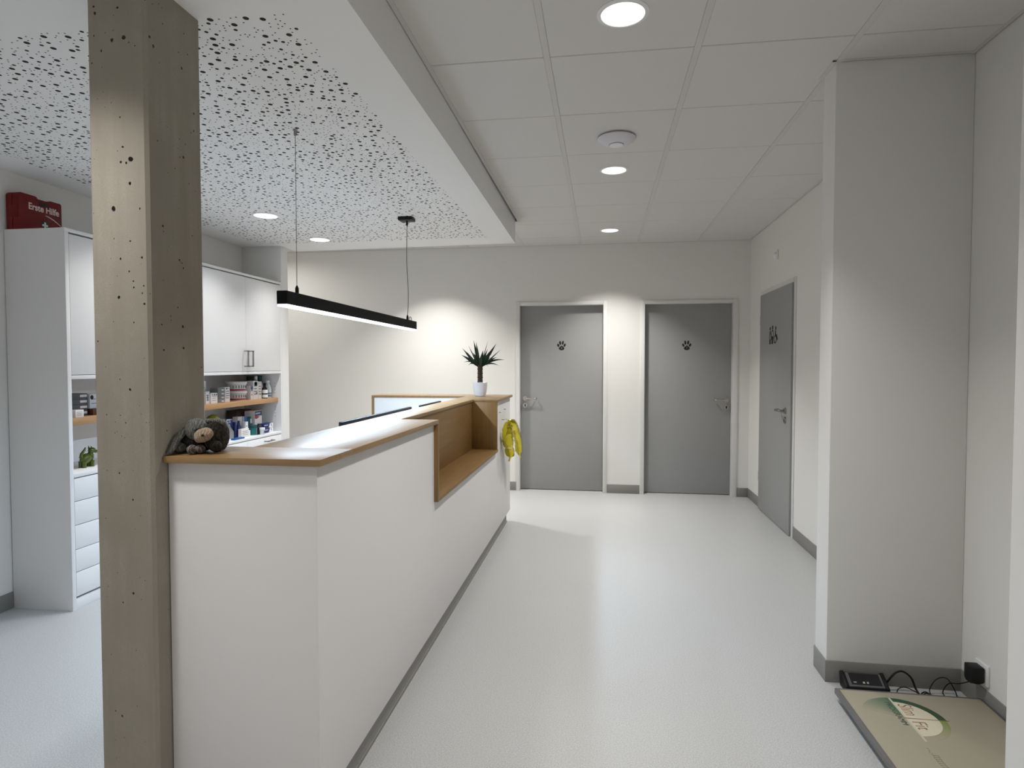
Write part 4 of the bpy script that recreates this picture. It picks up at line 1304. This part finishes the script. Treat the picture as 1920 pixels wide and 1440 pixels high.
flat([(cx_ - 0.003, 2.372), (cx_ + 0.005, 2.372), (cx_ + 0.005, 2.668), (cx_ - 0.003, 2.668)], mat('logo_cream', (0.50, 0.48, 0.38), 0.5), 'logo_line', 0.0006)
flat([(cx_ - 0.007, cy_ - 0.003), (cx_ + 0.152, cy_ - 0.001), (cx_ + 0.152, cy_ + 0.001), (cx_ - 0.007, cy_ + 0.003)], mat('needle_brown', (0.23, 0.15, 0.08), 0.5), 'logo_needle', 0.0008)
ink = mat('brown_ink', (0.24, 0.115, 0.07), 0.6)
inkg = mat('green_ink', (0.05, 0.075, 0.045), 0.6)
text('lettering', 'Slim', 0.073, ink, t, (1.177, 2.625, zt + 0.0006), (0, -1, 0), (1, 0, 0), 0.0002, 'LEFT', -0.0006, 0.68)
text('lettering', 'Fit', 0.071, ink, t, (1.177, 2.506, zt + 0.0006), (0, -1, 0), (1, 0, 0), 0.0002, 'LEFT', -0.0006, 0.80)
text('lettering', 'PROGRAMM', 0.030, inkg, t, (1.136, 2.634, zt + 0.0006), (0, -1, 0), (1, 0, 0), 0.0002, 'LEFT', 0.0, 0.98)
inkb = mat('faint_ink', (0.22, 0.185, 0.115), 0.6)
fl = MB()
for k in range(11):
    y = 2.335 - k * 0.0105
    dx = random.uniform(-0.002, 0.003)
    fl.box(1.147 + dx, y - 0.006, zt - 0.0002, 1.150 + dx, y, zt + 0.0004)
    if k > 3:
        fl.box(1.150 + dx, y - 0.002, zt - 0.0002, 1.166 + dx, y, zt + 0.0004)
        fl.box(1.164 + dx, y - 0.007, zt - 0.0002, 1.167 + dx, y, zt + 0.0004)
fl.build('faint_print', inkb, t, smooth=False)

# display unit leaning behind the scale
t = thing('scale_display', (1.135, 2.838, 0), 'black scale display unit on the floor behind the platform scale', 'display unit')
side = [(2.795, 0.0), (2.858, 0.0), (2.872, 0.052), (2.862, 0.060), (2.797, 0.026)]
MB().prism(side, 'X', 1.058, 1.220, 0.003).build('housing', M['black'], t)
MB().prism([(2.790, 0.0), (2.862, 0.0), (2.8765, 0.056), (2.864, 0.066), (2.792, 0.030)], 'X', 1.050, 1.064, 0.003).build('end_cap', M['black'], t)
MB().prism([(2.790, 0.0), (2.862, 0.0), (2.8765, 0.056), (2.864, 0.066), (2.792, 0.030)], 'X', 1.214, 1.228, 0.003).build('end_cap', M['black'], t)
def sl(u, v, w=0.0):
    """point on the sloping panel: u across, v 0..1 up the slope"""
    return Vector((u, 2.797 + 0.065 * v - 0.46 * w, 0.026 + 0.034 * v + 0.88 * w))
def panel_quad(name, u0, u1, v0, v1, w, m):
    b = MB()
    p = [sl(u0, v0, w), sl(u1, v0, w), sl(u1, v1, w), sl(u0, v1, w)]
    q = [sl(u0, v0, w - 0.001), sl(u1, v0, w - 0.001), sl(u1, v1, w - 0.001), sl(u0, v1, w - 0.001)]
    b.poly(p)
    for k in range(4):
        b.poly([p[k], q[k], q[(k + 1) % 4], p[(k + 1) % 4]])
    return b.build(name, m, t, smooth=False)
panel_quad('grey_bezel', 1.068, 1.212, 0.06, 0.97, 0.0006, mat('bezel_grey', (0.10, 0.10, 0.105), 0.4))
panel_quad('screen', 1.080, 1.204, 0.18, 0.95, 0.0010, mat('screen_black', (0.006, 0.008, 0.009), 0.2))
panel_quad('button', 1.090, 1.102, 0.30, 0.38, 0.0015, mat('btn_grey', (0.25, 0.25, 0.25), 0.5))
panel_quad('button', 1.128, 1.136, 0.28, 0.40, 0.0015, mat('btn_yellow', (0.45, 0.46, 0.22), 0.5))
panel_quad('button', 1.144, 1.152, 0.28, 0.40, 0.0015, mat('btn_blue', (0.30, 0.34, 0.48), 0.5))

# cables
def arc(pts, n=8):
    """Catmull-Rom through the points"""
    P_ = [Vector(p) for p in pts]
    P_ = [P_[0]] + P_ + [P_[-1]]
    out = []
    for i in range(1, len(P_) - 2):
        for k in range(n):
            q = k / n
            a, b_, c, d = P_[i - 1], P_[i], P_[i + 1], P_[i + 2]
            out.append(0.5 * ((2 * b_) + (c - a) * q + (2 * a - 5 * b_ + 4 * c - d) * q * q + (3 * b_ - 3 * c + d - a) * q ** 3))
    out.append(P_[-2])
    return out
tag(MB().tube(arc([(1.224, 2.845, 0.014), (1.240, 2.842, 0.045), (1.268, 2.84, 0.082), (1.296, 2.838, 0.090), (1.328, 2.836, 0.066), (1.345, 2.83, 0.022), (1.352, 2.80, 0.006), (1.36, 2.745, 0.005)]), 0.0042, 10).build('display_cable', M['black']), 'thick black cable arching from the scale display', 'cable')
tag(MB().tube(arc([(1.525, 2.70, 0.128), (1.515, 2.74, 0.115), (1.500, 2.80, 0.072), (1.478, 2.838, 0.050), (1.462, 2.85, 0.006), (1.455, 2.80, 0.004), (1.470, 2.78, 0.004), (1.502, 2.82, 0.004), (1.500, 2.84, 0.030), (1.472, 2.845, 0.070), (1.430, 2.84, 0.064), (1.402, 2.835, 0.020), (1.395, 2.80, 0.004), (1.37, 2.78, 0.006), (1.345, 2.80, 0.016), (1.30, 2.82, 0.030), (1.27, 2.82, 0.020), (1.262, 2.80, 0.005), (1.285, 2.775, 0.004), (1.33, 2.765, 0.004), (1.36, 2.75, 0.004)]), 0.0022, 8).build('power_cable', M['black']), 'thin black power cable looping along the baseboard to the outlet', 'cable')
tag(MB().tube(arc([(1.352, 2.79, 0.016), (1.375, 2.80, 0.020), (1.395, 2.775, 0.012), (1.365, 2.765, 0.014), (1.345, 2.785, 0.018), (1.372, 2.808, 0.022), (1.392, 2.785, 0.016), (1.378, 2.758, 0.014)]), 0.0026, 8).build('coiled_cable', M['black']), 'coiled black cable bundle at the rear edge of the scale', 'cable')
t = thing('wall_outlet', (XR, 2.73, 0.155), 'white wall outlet above the baseboard beside the scale', 'outlet')
MB().box(XR - 0.010, 2.69, 0.115, XR, 2.775, 0.200, 0.003).build('cover_plate', M['white_pl'], t)
MB().lathe([(0.028, -0.0105), (0.026, -0.012), (0.001, -0.012)], (XR, 2.732, 0.158), 28, 'X').build('socket_insert', M['white_pl'], t)
t = thing('power_plug', (XR - 0.04, 2.728, 0.15), 'black plug-in power adapter in the white wall outlet', 'power adapter')
MB().prism([(2.700, 0.130), (2.712, 0.118), (2.745, 0.118), (2.757, 0.130), (2.757, 0.188), (2.700, 0.188)], 'X', XR - 0.062, XR - 0.0125, 0.005).build('adapter_body', M['black'], t)
MB().tube([(XR - 0.045, 2.715, 0.121), (XR - 0.036, 2.706, 0.123), (1.525, 2.70, 0.128)], 0.004, 10).build('cable_boot', M['black'], t)

# ------------------------------------------------------------------ camera, world, view
cam = bpy.data.cameras.new('camera')
cam.sensor_fit = 'HORIZONTAL'
cam.sensor_width = 36.0
cam.lens = 1153.229 / 1920 * 36.0
cam.clip_start = 0.05
co = bpy.data.objects.new('camera', cam)
COL.objects.link(co)
co.location = (0, 0, 1.4191)
co.rotation_euler = (math.radians(90 - 1.8326), 0, math.radians(8.3002))
scene.camera = co

wd = bpy.data.worlds.new('world')
wd.use_nodes = True
wd.node_tree.nodes['Background'].inputs[0].default_value = (0.05, 0.05, 0.05, 1)
scene.world = wd

vs = scene.view_settings
vs.view_transform = 'Standard'
vs.look = 'None'
vs.exposure = -0.40
vs.gamma = 1.0
vs.use_curve_mapping = False
scene.cycles.use_denoising = True
scene.cycles.max_bounces = 9
scene.cycles.diffuse_bounces = 5
